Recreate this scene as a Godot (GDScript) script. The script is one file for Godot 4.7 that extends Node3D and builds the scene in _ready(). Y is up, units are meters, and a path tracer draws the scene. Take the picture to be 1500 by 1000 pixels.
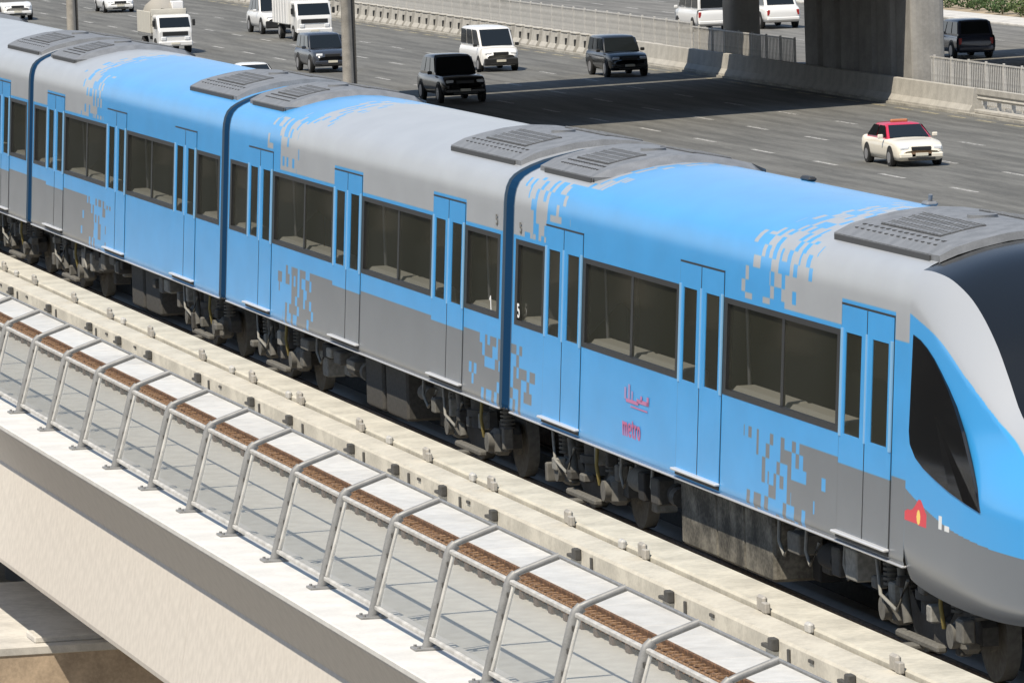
extends Node3D
# A blue and silver metro train on a concrete viaduct beside a wide motorway.
# World: the track runs along z, y = 0 is the lower edge of the coach sides,
# x = 0 is the coach side that faces the walkway; the road lies at y = -7.6.

const ROAD := -7.6
const LEAN := 0.0589          # inward lean of the coach sides per metre of height
var rng := RandomNumberGenerator.new()
var used := {}
var M := {}

# ---------------------------------------------------------------- helpers
func numbered(n: String) -> String:
	if not used.has(n):
		used[n] = 0
		return n
	used[n] += 1
	return "%s_%03d" % [n, used[n]]

func tag(o: Node, label: String, category: String, group := "") -> void:
	o.set_meta("label", label)
	o.set_meta("category", category)
	if group != "":
		o.set_meta("group", group)

func thing(n: String, label: String, category: String, at := Vector3.ZERO, turn := 0.0, group := "") -> Node3D:
	var o := Node3D.new()
	o.name = numbered(n)
	add_child(o)
	o.position = at
	o.rotation.y = turn
	tag(o, label, category, group)
	return o

func part(parent: Node, n: String, mesh: Mesh, mat: Material, at := Vector3.ZERO, rot := Vector3.ZERO) -> MeshInstance3D:
	var o := MeshInstance3D.new()
	o.name = n
	o.mesh = mesh
	o.material_override = mat
	o.position = at
	o.rotation = rot
	parent.add_child(o, true)
	return o

func struct(n: String, mesh: Mesh, mat: Material, at := Vector3.ZERO) -> MeshInstance3D:
	var o := part(self, numbered(n), mesh, mat, at)
	o.set_meta("kind", "structure")
	return o

func new_st() -> SurfaceTool:
	var st := SurfaceTool.new()
	st.begin(Mesh.PRIMITIVE_TRIANGLES)
	return st

func tri(st: SurfaceTool, a: Vector3, b: Vector3, c: Vector3) -> void:
	var n := (c - a).cross(b - a).normalized()
	for v in [a, b, c]:
		st.set_normal(n)
		st.add_vertex(v)

func quad(st: SurfaceTool, a: Vector3, b: Vector3, c: Vector3, d: Vector3) -> void:
	tri(st, a, b, c)
	tri(st, a, c, d)

# chamfered box
func cbox(st: SurfaceTool, c: Vector3, s: Vector3, bev := 0.0) -> void:
	var h := s * 0.5
	var b := minf(bev, minf(h.x, minf(h.y, h.z)) * 0.9)
	var ax := [Vector3.RIGHT, Vector3.UP, Vector3.BACK]
	for i in 3:
		for sg in [-1.0, 1.0]:
			var n: Vector3 = ax[i] * sg
			var u: Vector3 = ax[(i + 1) % 3]
			var v: Vector3 = ax[(i + 2) % 3]
			var hu: float = h[(i + 1) % 3] - b
			var hv: float = h[(i + 2) % 3] - b
			var o: Vector3 = c + n * h[i]
			quad(st, o - u * hu - v * hv, o + u * hu - v * hv, o + u * hu + v * hv, o - u * hu + v * hv)
	if b <= 0.0:
		return
	for i in 3:
		var u: Vector3 = ax[(i + 1) % 3]
		var v: Vector3 = ax[(i + 2) % 3]
		var w: Vector3 = ax[i]
		var hu: float = h[(i + 1) % 3]
		var hv: float = h[(i + 2) % 3]
		var hw: float = h[i] - b
		for su in [-1.0, 1.0]:
			for sv in [-1.0, 1.0]:
				var p: Vector3 = c + u * su * hu + v * sv * (hv - b)
				var q: Vector3 = c + u * su * (hu - b) + v * sv * hv
				quad(st, p - w * hw, p + w * hw, q + w * hw, q - w * hw)
	for sx in [-1.0, 1.0]:
		for sy in [-1.0, 1.0]:
			for sz in [-1.0, 1.0]:
				tri(st, c + Vector3(sx * h.x, sy * (h.y - b), sz * (h.z - b)), c + Vector3(sx * (h.x - b), sy * h.y, sz * (h.z - b)), c + Vector3(sx * (h.x - b), sy * (h.y - b), sz * h.z))

func boxm(s: Vector3, bev := 0.0, c := Vector3.ZERO) -> ArrayMesh:
	var st := new_st()
	cbox(st, c, s, bev)
	return st.commit()

# prism: polygon (x,y) extruded along z
func prism(st: SurfaceTool, poly: PackedVector2Array, z0: float, z1: float, caps := true) -> void:
	var n := poly.size()
	for i in n:
		var a := poly[i]
		var b := poly[(i + 1) % n]
		quad(st, Vector3(a.x, a.y, z0), Vector3(b.x, b.y, z0), Vector3(b.x, b.y, z1), Vector3(a.x, a.y, z1))
	if caps:
		var t := Geometry2D.triangulate_polygon(poly)
		for i in range(0, t.size(), 3):
			for z in [z0, z1]:
				tri(st, Vector3(poly[t[i]].x, poly[t[i]].y, z), Vector3(poly[t[i + 1]].x, poly[t[i + 1]].y, z), Vector3(poly[t[i + 2]].x, poly[t[i + 2]].y, z))

func prismm(poly: PackedVector2Array, z0: float, z1: float) -> ArrayMesh:
	var st := new_st()
	prism(st, poly, z0, z1)
	return st.commit()

# tube along a polyline
func tube(st: SurfaceTool, pts: Array, r: float, sides := 8, squash := 1.0) -> void:
	var rings := []
	for i in pts.size():
		var d: Vector3
		if i == 0:
			d = pts[1] - pts[0]
		elif i == pts.size() - 1:
			d = pts[i] - pts[i - 1]
		else:
			d = (pts[i + 1] - pts[i]).normalized() + (pts[i] - pts[i - 1]).normalized()
		d = d.normalized()
		var ref := Vector3.BACK if absf(d.z) < 0.9 else Vector3.UP
		var u := d.cross(ref).normalized()
		var v := d.cross(u).normalized()
		var ring := []
		for k in sides:
			var a := TAU * k / sides
			ring.append([pts[i] + (u * cos(a) + v * sin(a) * squash) * r, (u * cos(a) + v * sin(a) / squash).normalized()])
		rings.append(ring)
	for i in rings.size() - 1:
		for k in sides:
			var k2 := (k + 1) % sides
			for e in [[i, k], [i + 1, k], [i + 1, k2], [i, k], [i + 1, k2], [i, k2]]:
				st.set_normal(rings[e[0]][e[1]][1])
				st.add_vertex(rings[e[0]][e[1]][0])
	for e in [0, rings.size() - 1]:
		for k in range(1, sides - 1):
			tri(st, rings[e][0][0], rings[e][k][0], rings[e][k + 1][0])

func tubem(pts: Array, r: float, sides := 8, squash := 1.0) -> ArrayMesh:
	var st := new_st()
	tube(st, pts, r, sides, squash)
	return st.commit()

# cylinder whose axis is x
func discx(st: SurfaceTool, c: Vector3, r: float, w: float, sides := 20) -> void:
	tube(st, [c - Vector3(w * 0.5, 0, 0), c + Vector3(w * 0.5, 0, 0)], r, sides)

func loft(st: SurfaceTool, rings: Array, closed := true, caps := true) -> void:
	for i in rings.size() - 1:
		var n: int = rings[i].size()
		for k in (n if closed else n - 1):
			var k2 := (k + 1) % n
			quad(st, rings[i][k], rings[i + 1][k], rings[i + 1][k2], rings[i][k2])
	if caps:
		for e in [0, rings.size() - 1]:
			for k in range(1, rings[e].size() - 1):
				tri(st, rings[e][0], rings[e][k], rings[e][k + 1])

func smooth(st: SurfaceTool) -> ArrayMesh:
	# weld positions so that normals are shared, then rebuild them
	var m := st.commit()
	var s2 := SurfaceTool.new()
	s2.begin(Mesh.PRIMITIVE_TRIANGLES)
	s2.set_smooth_group(0)
	var vs: PackedVector3Array = m.surface_get_arrays(0)[Mesh.ARRAY_VERTEX]
	for v in vs:
		s2.add_vertex(v)
	s2.generate_normals()
	return s2.commit()

# ---------------------------------------------------------------- materials
func mat(c: Color, rough := 0.6, metal := 0.0) -> StandardMaterial3D:
	var m := StandardMaterial3D.new()
	m.albedo_color = c.linear_to_srgb()
	m.roughness = rough
	m.metallic = metal
	return m

func grain_image(size: int, freq: float, lo: float, hi: float, sd: int, speck := 0.0, freq2 := 0.0) -> ImageTexture:
	var n := FastNoiseLite.new()
	n.seed = sd
	n.noise_type = FastNoiseLite.TYPE_SIMPLEX_SMOOTH
	n.frequency = freq
	n.fractal_octaves = 5
	var a := n.get_seamless_image(size, size)
	var n2 := FastNoiseLite.new()
	n2.seed = sd + 7
	n2.frequency = freq2 if freq2 > 0.0 else freq * 9.0
	n2.fractal_octaves = 3
	var b := n2.get_seamless_image(size, size)
	var r := RandomNumberGenerator.new()
	r.seed = sd
	var img := Image.create_empty(size, size, true, Image.FORMAT_RGB8)
	for y in size:
		for x in size:
			var t := a.get_pixel(x, y).r * 0.65 + b.get_pixel(x, y).r * 0.35
			t = lerpf(lo, hi, clampf((t - 0.25) * 2.0, 0.0, 1.0)) + r.randf_range(-speck, speck)
			img.set_pixel(x, y, Color(t, t, t))
	img.generate_mipmaps()
	return ImageTexture.create_from_image(img)

func surf(c: Color, tex: Texture2D, scale: float, rough := 0.85, metal := 0.0) -> StandardMaterial3D:
	var m := mat(c, rough, metal)
	m.albedo_texture = tex
	m.uv1_triplanar = true
	m.uv1_world_triplanar = true
	m.uv1_scale = Vector3(scale, scale, scale)
	return m

func make_materials() -> void:
	var tc := grain_image(512, 0.006, 0.86, 1.0, 3, 0.03)
	var ta := grain_image(512, 0.010, 0.76, 1.0, 11, 0.06)
	var td := grain_image(256, 0.02, 0.45, 1.0, 23, 0.06)
	var ts := grain_image(256, 0.02, 0.82, 1.0, 29, 0.03)
	var tf := grain_image(512, 0.012, 0.93, 1.0, 37, 0.012)
	M.cream = surf(Color(0.56, 0.525, 0.435), tc, 0.32)
	M.cream2 = surf(Color(0.55, 0.515, 0.435), tc, 0.55)
	M.concrete = surf(Color(0.63, 0.62, 0.595), tf, 0.30)
	M.girder = surf(Color(0.63, 0.59, 0.535), tf, 0.9)
	M.floor = surf(Color(0.55, 0.54, 0.50), tf, 0.5)
	M.slab = []
	for k in 4:
		M.slab.append(surf(Color(0.56, 0.56, 0.55) * (0.92 + 0.04 * k), tf, 0.4 + 0.13 * k))
	M.asphalt = surf(Color(0.158, 0.156, 0.143), ta, 0.045, 0.9)
	M.asphalt.uv1_scale = Vector3(0.19, 0.05, 0.012)
	M.asphalt2 = surf(Color(0.20, 0.195, 0.18), ta, 0.05, 0.9)
	M.asphalt2.uv1_scale = Vector3(0.21, 0.05, 0.013)
	M.paint = surf(Color(0.55, 0.54, 0.51), td, 0.7, 0.8)
	M.paint_yellow = surf(Color(0.46, 0.41, 0.28), td, 0.7, 0.8)
	M.sand = surf(Color(0.42, 0.34, 0.235), ta, 0.06, 0.95)
	M.ground = surf(Color(0.33, 0.29, 0.22), ta, 0.03, 0.95)
	M.paving = surf(Color(0.62, 0.60, 0.56), tc, 0.2, 0.85)
	M.brownpave = surf(Color(0.56, 0.44, 0.32), ts, 0.3, 0.9)
	M.plaza = surf(Color(0.24, 0.22, 0.18), tc, 0.2, 0.9)
	M.median = surf(Color(0.42, 0.40, 0.35), ta, 0.08, 0.9)
	M.barrier = surf(Color(0.46, 0.44, 0.395), tc, 0.25, 0.85)
	M.pier = surf(Color(0.34, 0.33, 0.31), tc, 0.18, 0.85)
	M.steel = surf(Color(0.30, 0.30, 0.295), ts, 0.9, 0.5, 0.2)
	M.lightsteel = surf(Color(0.60, 0.585, 0.55), ts, 0.9, 0.55, 0.1)
	M.pole = surf(Color(0.46, 0.43, 0.38), ts, 0.5, 0.55, 0.1)
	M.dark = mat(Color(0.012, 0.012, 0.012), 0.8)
	M.black = mat(Color(0.02, 0.02, 0.02), 0.5)
	M.rust = surf(Color(0.25, 0.13, 0.065), td, 2.1, 0.85)
	M.rust2 = surf(Color(0.40, 0.235, 0.125), td, 2.6, 0.85)
	M.cable = mat(Color(0.085, 0.05, 0.035), 0.7)
	M.dust = surf(Color(0.16, 0.155, 0.14), ts, 2.2, 0.9)
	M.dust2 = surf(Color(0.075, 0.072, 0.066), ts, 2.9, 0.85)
	M.dust3 = surf(Color(0.30, 0.295, 0.27), ts, 2.4, 0.85)
	M.dustbox = surf(Color(0.22, 0.205, 0.17), td, 0.35, 0.85)
	M.under = mat(Color(0.02, 0.019, 0.018), 0.9)
	M.yellow = mat(Color(0.24, 0.19, 0.06), 0.7)
	M.railsteel = surf(Color(0.16, 0.11, 0.08), td, 1.5, 0.6, 0.3)
	M.bellows = mat(Color(0.007, 0.034, 0.085), 0.9)
	M.bellows.metallic_specular = 0.15
	M.bellows_edge = mat(Color(0.06, 0.10, 0.15), 0.7)
	M.edge_glint = mat(Color(0.21, 0.44, 0.68), 0.4)  # highlight on the door edges, put into the colour
	M.edge_glint.metallic = 0.15
	M.gasket = mat(Color(0.012, 0.012, 0.012), 0.4)
	M.silver = mat(Color(0.50, 0.51, 0.53), 0.35, 0.4)
	M.roofgrey = surf(Color(0.215, 0.225, 0.24), ts, 0.8, 0.55)
	M.roofdark = mat(Color(0.055, 0.057, 0.06), 0.7)
	M.stepbar = mat(Color(0.62, 0.63, 0.65), 0.35, 0.3)
	M.white = mat(Color(0.80, 0.80, 0.80), 0.6)
	M.mask = mat(Color(0.008, 0.009, 0.010), 0.16)
	M.cabglass = mat(Color(0.006, 0.006, 0.007), 0.06)
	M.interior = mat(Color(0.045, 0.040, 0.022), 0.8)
	M.seat = mat(Color(0.66, 0.65, 0.56), 0.8)
	M.glass = mat(Color(0.046, 0.047, 0.034), 0.04)
	M.glass.transparency = BaseMaterial3D.TRANSPARENCY_ALPHA
	M.glass.albedo_color.a = 0.52
	M.panel = mat(Color(0.52, 0.54, 0.52), 0.1)
	M.panel.transparency = BaseMaterial3D.TRANSPARENCY_ALPHA
	M.panel.albedo_color.a = 0.20
	M.carglass = mat(Color(0.012, 0.015, 0.017), 0.08)
	M.tyre = mat(Color(0.02, 0.02, 0.02), 0.85)
	M.rim = mat(Color(0.40, 0.40, 0.41), 0.35, 0.6)
	M.lamp = mat(Color(0.72, 0.74, 0.76), 0.12)
	M.plate = mat(Color(0.65, 0.62, 0.52), 0.6)
	M.redlamp = mat(Color(0.35, 0.02, 0.02), 0.2)
	M.leaf = mat(Color(0.055, 0.10, 0.030), 0.7)
	M.leaf.backlight_enabled = true
	M.leaf.backlight = Color(0.10, 0.16, 0.04)
	M.leaf2 = mat(Color(0.085, 0.12, 0.035), 0.7)
	M.bark = mat(Color(0.09, 0.065, 0.045), 0.9)

func paint(c: Color, rough := 0.25) -> StandardMaterial3D:
	var m := mat(c, rough)
	m.clearcoat_enabled = true
	m.clearcoat = 0.6
	m.clearcoat_roughness = 0.08
	return m

# ---------------------------------------------------------------- train
# half profile of a coach, walkway side, bottom to crown
const HALF := [[0.10, -0.03], [0.015, -0.01], [0.0, 0.05], [0.006, 0.10], [0.058, 0.98], [0.113, 1.92], [0.127, 2.15], [0.134, 2.27], [0.146, 2.37], [0.168, 2.46], [0.205, 2.535], [0.26, 2.59], [0.335, 2.635], [0.45, 2.685], [0.60, 2.735], [0.80, 2.78], [1.05, 2.825], [1.35, 2.845]]
var prof: PackedVector2Array
var profn: PackedVector2Array
var profs: PackedFloat32Array
var prof_total: float

func make_profile() -> void:
	for p in HALF:
		prof.append(Vector2(p[0], p[1]))
	for i in range(HALF.size() - 2, -1, -1):
		prof.append(Vector2(2.7 - HALF[i][0], HALF[i][1]))
	var s := 0.0
	for i in prof.size():
		if i > 0:
			s += prof[i].distance_to(prof[i - 1])
		profs.append(s)
		var a := prof[maxi(i - 1, 0)]
		var b := prof[mini(i + 1, prof.size() - 1)]
		var t := (b - a).normalized()
		profn.append(Vector2(-t.y, t.x))
	prof_total = s

func arc_at(y: float) -> float:
	for i in range(1, HALF.size()):
		if y <= prof[i].y:
			var t := (y - prof[i - 1].y) / (prof[i].y - prof[i - 1].y)
			return lerpf(profs[i - 1], profs[i], t)
	return profs[HALF.size() - 1]

func y_at(s: float) -> float:   # height on the walkway side for an arc length (mirrored on the far side)
	var ss := minf(s, prof_total - s)
	for i in range(1, HALF.size()):
		if ss <= profs[i]:
			var t := (ss - profs[i - 1]) / (profs[i] - profs[i - 1])
			return lerpf(prof[i - 1].y, prof[i].y, t)
	return 2.845

func side(z: float, y: float, off := 0.0) -> Vector3:
	return Vector3(LEAN * y - off, y + off * LEAN, z)

# blue share of the livery at z (train coordinates) for the belt, roof and lower zones
func ramp(z: float, knots: Array) -> float:
	for i in range(1, knots.size()):
		if z <= knots[i][0]:
			var t: float = (z - knots[i - 1][0]) / (knots[i][0] - knots[i - 1][0])
			return lerpf(knots[i - 1][1], knots[i][1], clampf(t, 0.0, 1.0))
	return knots[knots.size() - 1][1]

const UPPER := [[-80.0, 0.0], [-29.6, 0.0], [-26.6, 1.0], [-14.4, 1.0], [-11.8, 0.0], [0.3, 0.0], [3.2, 1.0], [9.7, 1.0], [12.7, 0.0], [30.0, 0.0]]
const LOWER := [[-80.0, 0.0], [-29.0, 0.0], [-25.8, 1.0], [-13.4, 1.0], [-10.6, 0.0], [-1.9, 0.0], [1.9, 1.0], [10.0, 1.0], [13.2, 0.0], [30.0, 0.0]]
const ROOF := [[-80.0, 0.0], [-29.4, 0.0], [-27.6, 1.0], [-12.8, 1.0], [-10.6, 0.0], [2.6, 0.0], [3.9, 1.0], [10.4, 1.0], [12.2, 0.0], [30.0, 0.0]]

var BLUE := Color(0.045, 0.315, 0.69)
var GREY := Color(0.140, 0.154, 0.172)      # lower panels
var SILVER := Color(0.345, 0.365, 0.392)    # roof and upper panels

func cell_hash(a: int, b: int) -> float:
	var h := (a * 73856093) ^ (b * 19349663)
	h = (h ^ (h >> 13)) * 1274126177
	h = h ^ (h >> 16)
	return float(h & 0xffff) / 65535.0

func livery(z0: float, length: float, doors: Array) -> ImageTexture:
	var w := 1020
	var h := 512
	var img := Image.create_empty(w, h, true, Image.FORMAT_RGB8)
	var nz := FastNoiseLite.new()
	nz.seed = 5
	nz.frequency = 0.6
	var blue := BLUE.linear_to_srgb()
	var grey := GREY.linear_to_srgb()
	var silver := SILVER.linear_to_srgb()
	for j in h:
		var s := (j + 0.5) / h * prof_total
		var y := y_at(s)
		for i in w:
			var z := z0 + (i + 0.5) / w * length
			var knots := UPPER
			if y > 2.62:
				knots = ROOF
			elif y < 1.4:
				knots = LOWER
			var share := ramp(z, knots)
			var cell := cell_hash(int(floor(z / 0.13)) + 4000, int(floor(s / 0.125)) + 17)
			var isblue := share > cell * 0.98 + 0.01
			if y > 0.76 and y < 1.955:
				isblue = true
			if y < 2.20:
				for d in doors:
					if absf(z - d) < 0.86 and y > 0.72:
						isblue = true
			var c := blue if isblue else (silver if y > 1.5 else grey)
			var g := 1.0 + nz.get_noise_2d(z * 1.3, s * 2.2) * 0.035
			img.set_pixel(i, j, Color(c.r * g, c.g * g, c.b * g))
	img.generate_mipmaps()
	return ImageTexture.create_from_image(img)

func paint_tex(t: Texture2D) -> StandardMaterial3D:
	var m := StandardMaterial3D.new()
	m.albedo_texture = t
	m.roughness = 0.5
	m.metallic = 0.0
	m.clearcoat_enabled = true
	m.clearcoat = 0.7
	m.metallic_specular = 0.3
	m.clearcoat_roughness = 0.20
	return m

func shell_mesh(z0: float, z1: float, holes: Array, tz0: float, tlen: float) -> ArrayMesh:
	var zs := [z0, z1]
	for hh in holes:
		zs.append(hh[0])
		zs.append(hh[1])
	zs.sort()
	var st := new_st()
	for a in zs.size() - 1:
		if zs[a + 1] - zs[a] < 0.001:
			continue
		for i in prof.size() - 1:
			var skip := false
			if i < HALF.size() - 1:
				for hh in holes:
					if zs[a] >= hh[0] - 0.001 and zs[a + 1] <= hh[1] + 0.001 and prof[i].y >= hh[2] - 0.001 and prof[i + 1].y <= hh[3] + 0.001:
						skip = true
			if skip:
				continue
			for e in [[a, i], [a, i + 1], [a + 1, i + 1], [a, i], [a + 1, i + 1], [a + 1, i]]:
				var z: float = zs[e[0]]
				var k: int = e[1]
				st.set_normal(Vector3(profn[k].x, profn[k].y, 0))
				st.set_uv(Vector2((z - tz0) / tlen, profs[k] / prof_total))
				st.add_vertex(Vector3(prof[k].x, prof[k].y, z))
	return st.commit()

# flat plate on the coach side with a hole, carrying the livery
func plate_mesh(z0: float, z1: float, y0: float, y1: float, hz0: float, hz1: float, hy0: float, hy1: float, off: float, tz0: float, tlen: float) -> ArrayMesh:
	var st := new_st()
	var n := Vector3(-1, LEAN, 0).normalized()
	var o := [[z0, y0], [z1, y0], [z1, y1], [z0, y1]]
	var hh := [[hz0, hy0], [hz1, hy0], [hz1, hy1], [hz0, hy1]]
	for k in 4:
		var k2 := (k + 1) % 4
		var loop := [o[k], o[k2], hh[k2], hh[k]]
		for e in [0, 2, 1, 0, 3, 2]:
			st.set_normal(n)
			st.set_uv(Vector2((loop[e][0] - tz0) / tlen, arc_at(loop[e][1]) / prof_total))
			st.add_vertex(side(loop[e][0], loop[e][1], off))
		for r in [[o, -0.01], [hh, -0.004]]:
			var a: Array = r[0][k]
			var b: Array = r[0][k2]
			var vs := [side(a[0], a[1], off), side(b[0], b[1], off), side(b[0], b[1], r[1]), side(a[0], a[1], r[1])]
			var nn: Vector3 = (vs[2] - vs[0]).cross(vs[1] - vs[0]).normalized()
			for e in [0, 1, 2, 0, 2, 3]:
				st.set_normal(nn)
				var q: Array = a if e == 0 or e == 3 else b
				st.set_uv(Vector2((q[0] - tz0) / tlen, arc_at(q[1]) / prof_total))
				st.add_vertex(vs[e])
	return st.commit()

func side_rect(st: SurfaceTool, z0: float, z1: float, y0: float, y1: float, off: float) -> void:
	quad(st, side(z0, y0, off), side(z1, y0, off), side(z1, y1, off), side(z0, y1, off))

func side_bar(st: SurfaceTool, z0: float, z1: float, y0: float, y1: float, d0: float, d1: float) -> void:
	var a := [side(z0, y0, d1), side(z1, y0, d1), side(z1, y1, d1), side(z0, y1, d1)]
	var b := [side(z0, y0, d0), side(z1, y0, d0), side(z1, y1, d0), side(z0, y1, d0)]
	quad(st, a[0], a[1], a[2], a[3])
	for k in 4:
		quad(st, a[k], a[(k + 1) % 4], b[(k + 1) % 4], b[k])

func window_frame_mesh(z0: float, z1: float, y0: float, y1: float, mullion: bool) -> ArrayMesh:
	var st := new_st()
	var t := 0.055
	side_bar(st, z0, z1, y0, y0 + t, -0.05, 0.004)
	side_bar(st, z0, z1, y1 - t, y1, -0.05, 0.004)
	side_bar(st, z0, z0 + t * 2.2, y0 + t, y1 - t, -0.05, 0.003)
	side_bar(st, z1 - t * 2.2, z1, y0 + t, y1 - t, -0.05, 0.003)
	if mullion:
		var c := (z0 + z1) * 0.5
		side_bar(st, c - 0.045, c + 0.045, y0 + t, y1 - t, -0.05, -0.024)
	return st.commit()

func roof_unit(coach: Node3D, z0: float, z1: float, cut0: bool, cut1: bool) -> void:
	# a low curved housing that follows the roof, with louvred grilles and a fan guard
	var st := new_st()
	var xs := []
	for k in 13:
		xs.append(0.40 + 1.90 * k / 12.0)
	var lift := 0.07
	var rings := []
	var za := z0
	var zb := z1
	for step in [[za, 0.0], [za + (0.22 if cut0 else 0.02), lift], [zb - (0.22 if cut1 else 0.02), lift], [zb, 0.0]]:
		var ring := []
		for k in 13:
			var x: float = xs[k]
			var l: float = step[1]
			if k == 0 or k == 12:
				l = minf(l, 0.055)
			var zz: float = step[0]
			if (k == 0 or k == 12):
				zz += 0.25 if step[0] == za and cut0 else 0.0
				zz -= 0.25 if step[0] == zb and cut1 else 0.0
			ring.append(Vector3(x, roof_y(x) + l, zz))
		rings.append(ring)
	loft(st, rings, false, false)
	for e in [0, 12]:
		for i in 3:
			var a: Vector3 = rings[i][e]
			var b: Vector3 = rings[i + 1][e]
			quad(st, a, b, Vector3(b.x, roof_y(b.x) - 0.03, b.z), Vector3(a.x, roof_y(a.x) - 0.03, a.z))
	var u := part(coach, "roof_unit", st.commit(), M.roofgrey)
	# dark slot along each eave
	for x in [0.392, 2.308]:
		part(u, "side_slot", boxm(Vector3(0.02, 0.05, zb - za - 0.55), 0.0, Vector3(x, roof_y(0.40) + 0.018, (za + zb) * 0.5)), M.roofdark)
	# grilles: slats over dark wells, lying on the curve of the housing
	var zc2 := (za + zb) * 0.5
	var gl := (zb - za) * 0.52
	for gx in [0.88, 1.82]:
		var tilt := atan((roof_y(gx + 0.2) - roof_y(gx - 0.2)) / 0.4)
		var org := Vector3(gx, roof_y(gx) + lift - 0.004, zc2)
		part(u, "grille", boxm(Vector3(0.44, 0.014, gl)), M.roofdark, org, Vector3(0, 0, tilt))
		var sm := new_st()
		var n := 17
		for k in n:
			cbox(sm, Vector3(0, 0.010, (k - (n - 1) * 0.5) * gl / n), Vector3(0.43, 0.012, gl / n * 0.36))
		for k in 5:
			cbox(sm, Vector3(-0.20 + 0.10 * k, 0.014, 0), Vector3(0.022, 0.012, gl))
		part(u, "grille_slats", sm.commit(), M.roofgrey, org, Vector3(0, 0, tilt)).set_meta("kind", "stuff")
	var pr := new_st()
	for rr in 2:
		for k in 14:
			var z := lerpf(za + 0.55, zb - 0.55, k / 13.0)
			var x := 0.53 + 0.075 * rr
			cbox(pr, Vector3(x, roof_y(x) + lift * (0.92 + 0.05 * rr), z), Vector3(0.03, 0.012, 0.07))
	part(u, "vent_holes", pr.commit(), M.roofdark).set_meta("kind", "stuff")
	part(u, "fan_guard", tubem([Vector3(1.35, 2.845 + lift - 0.02, zc2), Vector3(1.35, 2.845 + lift + 0.02, zc2)], 0.14, 18), M.roofgrey)

func roof_y(x: float) -> float:
	var xx := minf(x, 2.7 - x)
	for i in range(1, HALF.size()):
		if xx <= HALF[i][0] and HALF[i][1] > 2.3:
			var t: float = (xx - HALF[i - 1][0]) / (HALF[i][0] - HALF[i - 1][0])
			return lerpf(HALF[i - 1][1], HALF[i][1], t)
	return 2.845

func bogie(coach: Node3D, zc: float) -> void:
	var b := part(coach, "bogie", null, M.dust2)
	var st := new_st()
	for x in [0.42, 2.28]:
		var poly := PackedVector2Array([Vector2(-1.45, -0.42), Vector2(-1.30, -0.30), Vector2(-0.75, -0.30), Vector2(-0.45, -0.50), Vector2(0.45, -0.50), Vector2(0.75, -0.30), Vector2(1.30, -0.30), Vector2(1.45, -0.42), Vector2(1.45, -0.58), Vector2(0.85, -0.56), Vector2(0.50, -0.72), Vector2(-0.50, -0.72), Vector2(-0.85, -0.56), Vector2(-1.45, -0.58)])
		var p2 := new_st()
		prism(p2, poly, -0.07, 0.07)
		st.append_from(p2.commit(), 0, Transform3D(Basis(Vector3(0, 0, 1), Vector3(0, 1, 0), Vector3(-1, 0, 0)), Vector3(x, 0, zc)))
	cbox(st, Vector3(1.35, -0.45, zc), Vector3(1.9, 0.24, 0.5), 0.03)
	b.mesh = st.commit()
	for dz in [-1.05, 1.05]:
		for x in [0.63, 2.07]:
			var w := new_st()
			discx(w, Vector3(x, -0.53, zc + dz), 0.42, 0.13, 28)
			discx(w, Vector3(x - 0.03, -0.53, zc + dz), 0.16, 0.16, 16)
			part(b, "wheel", w.commit(), M.dust)
		var ax := new_st()
		cbox(ax, Vector3(0.34, -0.53, zc + dz), Vector3(0.20, 0.30, 0.34), 0.05)
		discx(ax, Vector3(0.22, -0.53, zc + dz), 0.11, 0.10, 14)
		part(b, "axle_box", ax.commit(), M.dust)
		for o in [-0.28, 0.28]:
			var sp := new_st()
			for k in 5:
				tube(sp, [Vector3(0.36, -0.36 + 0.045 * k, zc + dz + o), Vector3(0.36, -0.335 + 0.045 * k, zc + dz + o)], 0.085, 12)
			tube(sp, [Vector3(0.36, -0.37, zc + dz + o), Vector3(0.36, -0.13, zc + dz + o)], 0.05, 8)
			part(b, "coil_spring", sp.commit(), M.dust)
	var air := new_st()
	tube(air, [Vector3(0.5, -0.46, zc), Vector3(0.5, -0.12, zc)], 0.26, 18)
	tube(air, [Vector3(0.5, -0.33, zc), Vector3(0.5, -0.25, zc)], 0.31, 18)
	part(b, "air_spring", air.commit(), M.dust2)
	part(b, "damper", tubem([Vector3(0.24, -0.60, zc - 0.45), Vector3(0.24, -0.12, zc - 0.62)], 0.045, 10), M.dust)
	var shoe := new_st()
	cbox(shoe, Vector3(0.22, -0.70, zc), Vector3(0.10, 0.07, 1.3), 0.02)
	cbox(shoe, Vector3(0.12, -0.74, zc), Vector3(0.22, 0.04, 0.22), 0.01)
	part(b, "collector_shoe", shoe.commit(), M.dust)
	for k in 7:
		var zz := zc - 1.5 + 0.5 * k + rng.randf_range(-0.12, 0.12)
		var hh := rng.randf_range(0.08, 0.26)
		part(b, "bracket", boxm(Vector3(0.12, hh, rng.randf_range(0.06, 0.22)), 0.015, Vector3(0.22 + rng.randf_range(-0.04, 0.08), -0.16 - rng.randf_range(0.0, 0.45), zz)), [M.dust, M.dust3, M.dust2][k % 3])
	part(b, "brake_hose", tubem([Vector3(0.18, -0.1, zc - 1.2), Vector3(0.15, -0.4, zc - 1.0), Vector3(0.18, -0.5, zc - 0.6), Vector3(0.2, -0.2, zc - 0.3)], 0.018, 6), M.dust3)
	part(b, "cable", tubem([Vector3(0.2, -0.08, zc + 0.75), Vector3(0.17, -0.28, zc + 0.80), Vector3(0.22, -0.5, zc + 0.72)], 0.02, 8), M.yellow)

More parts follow.
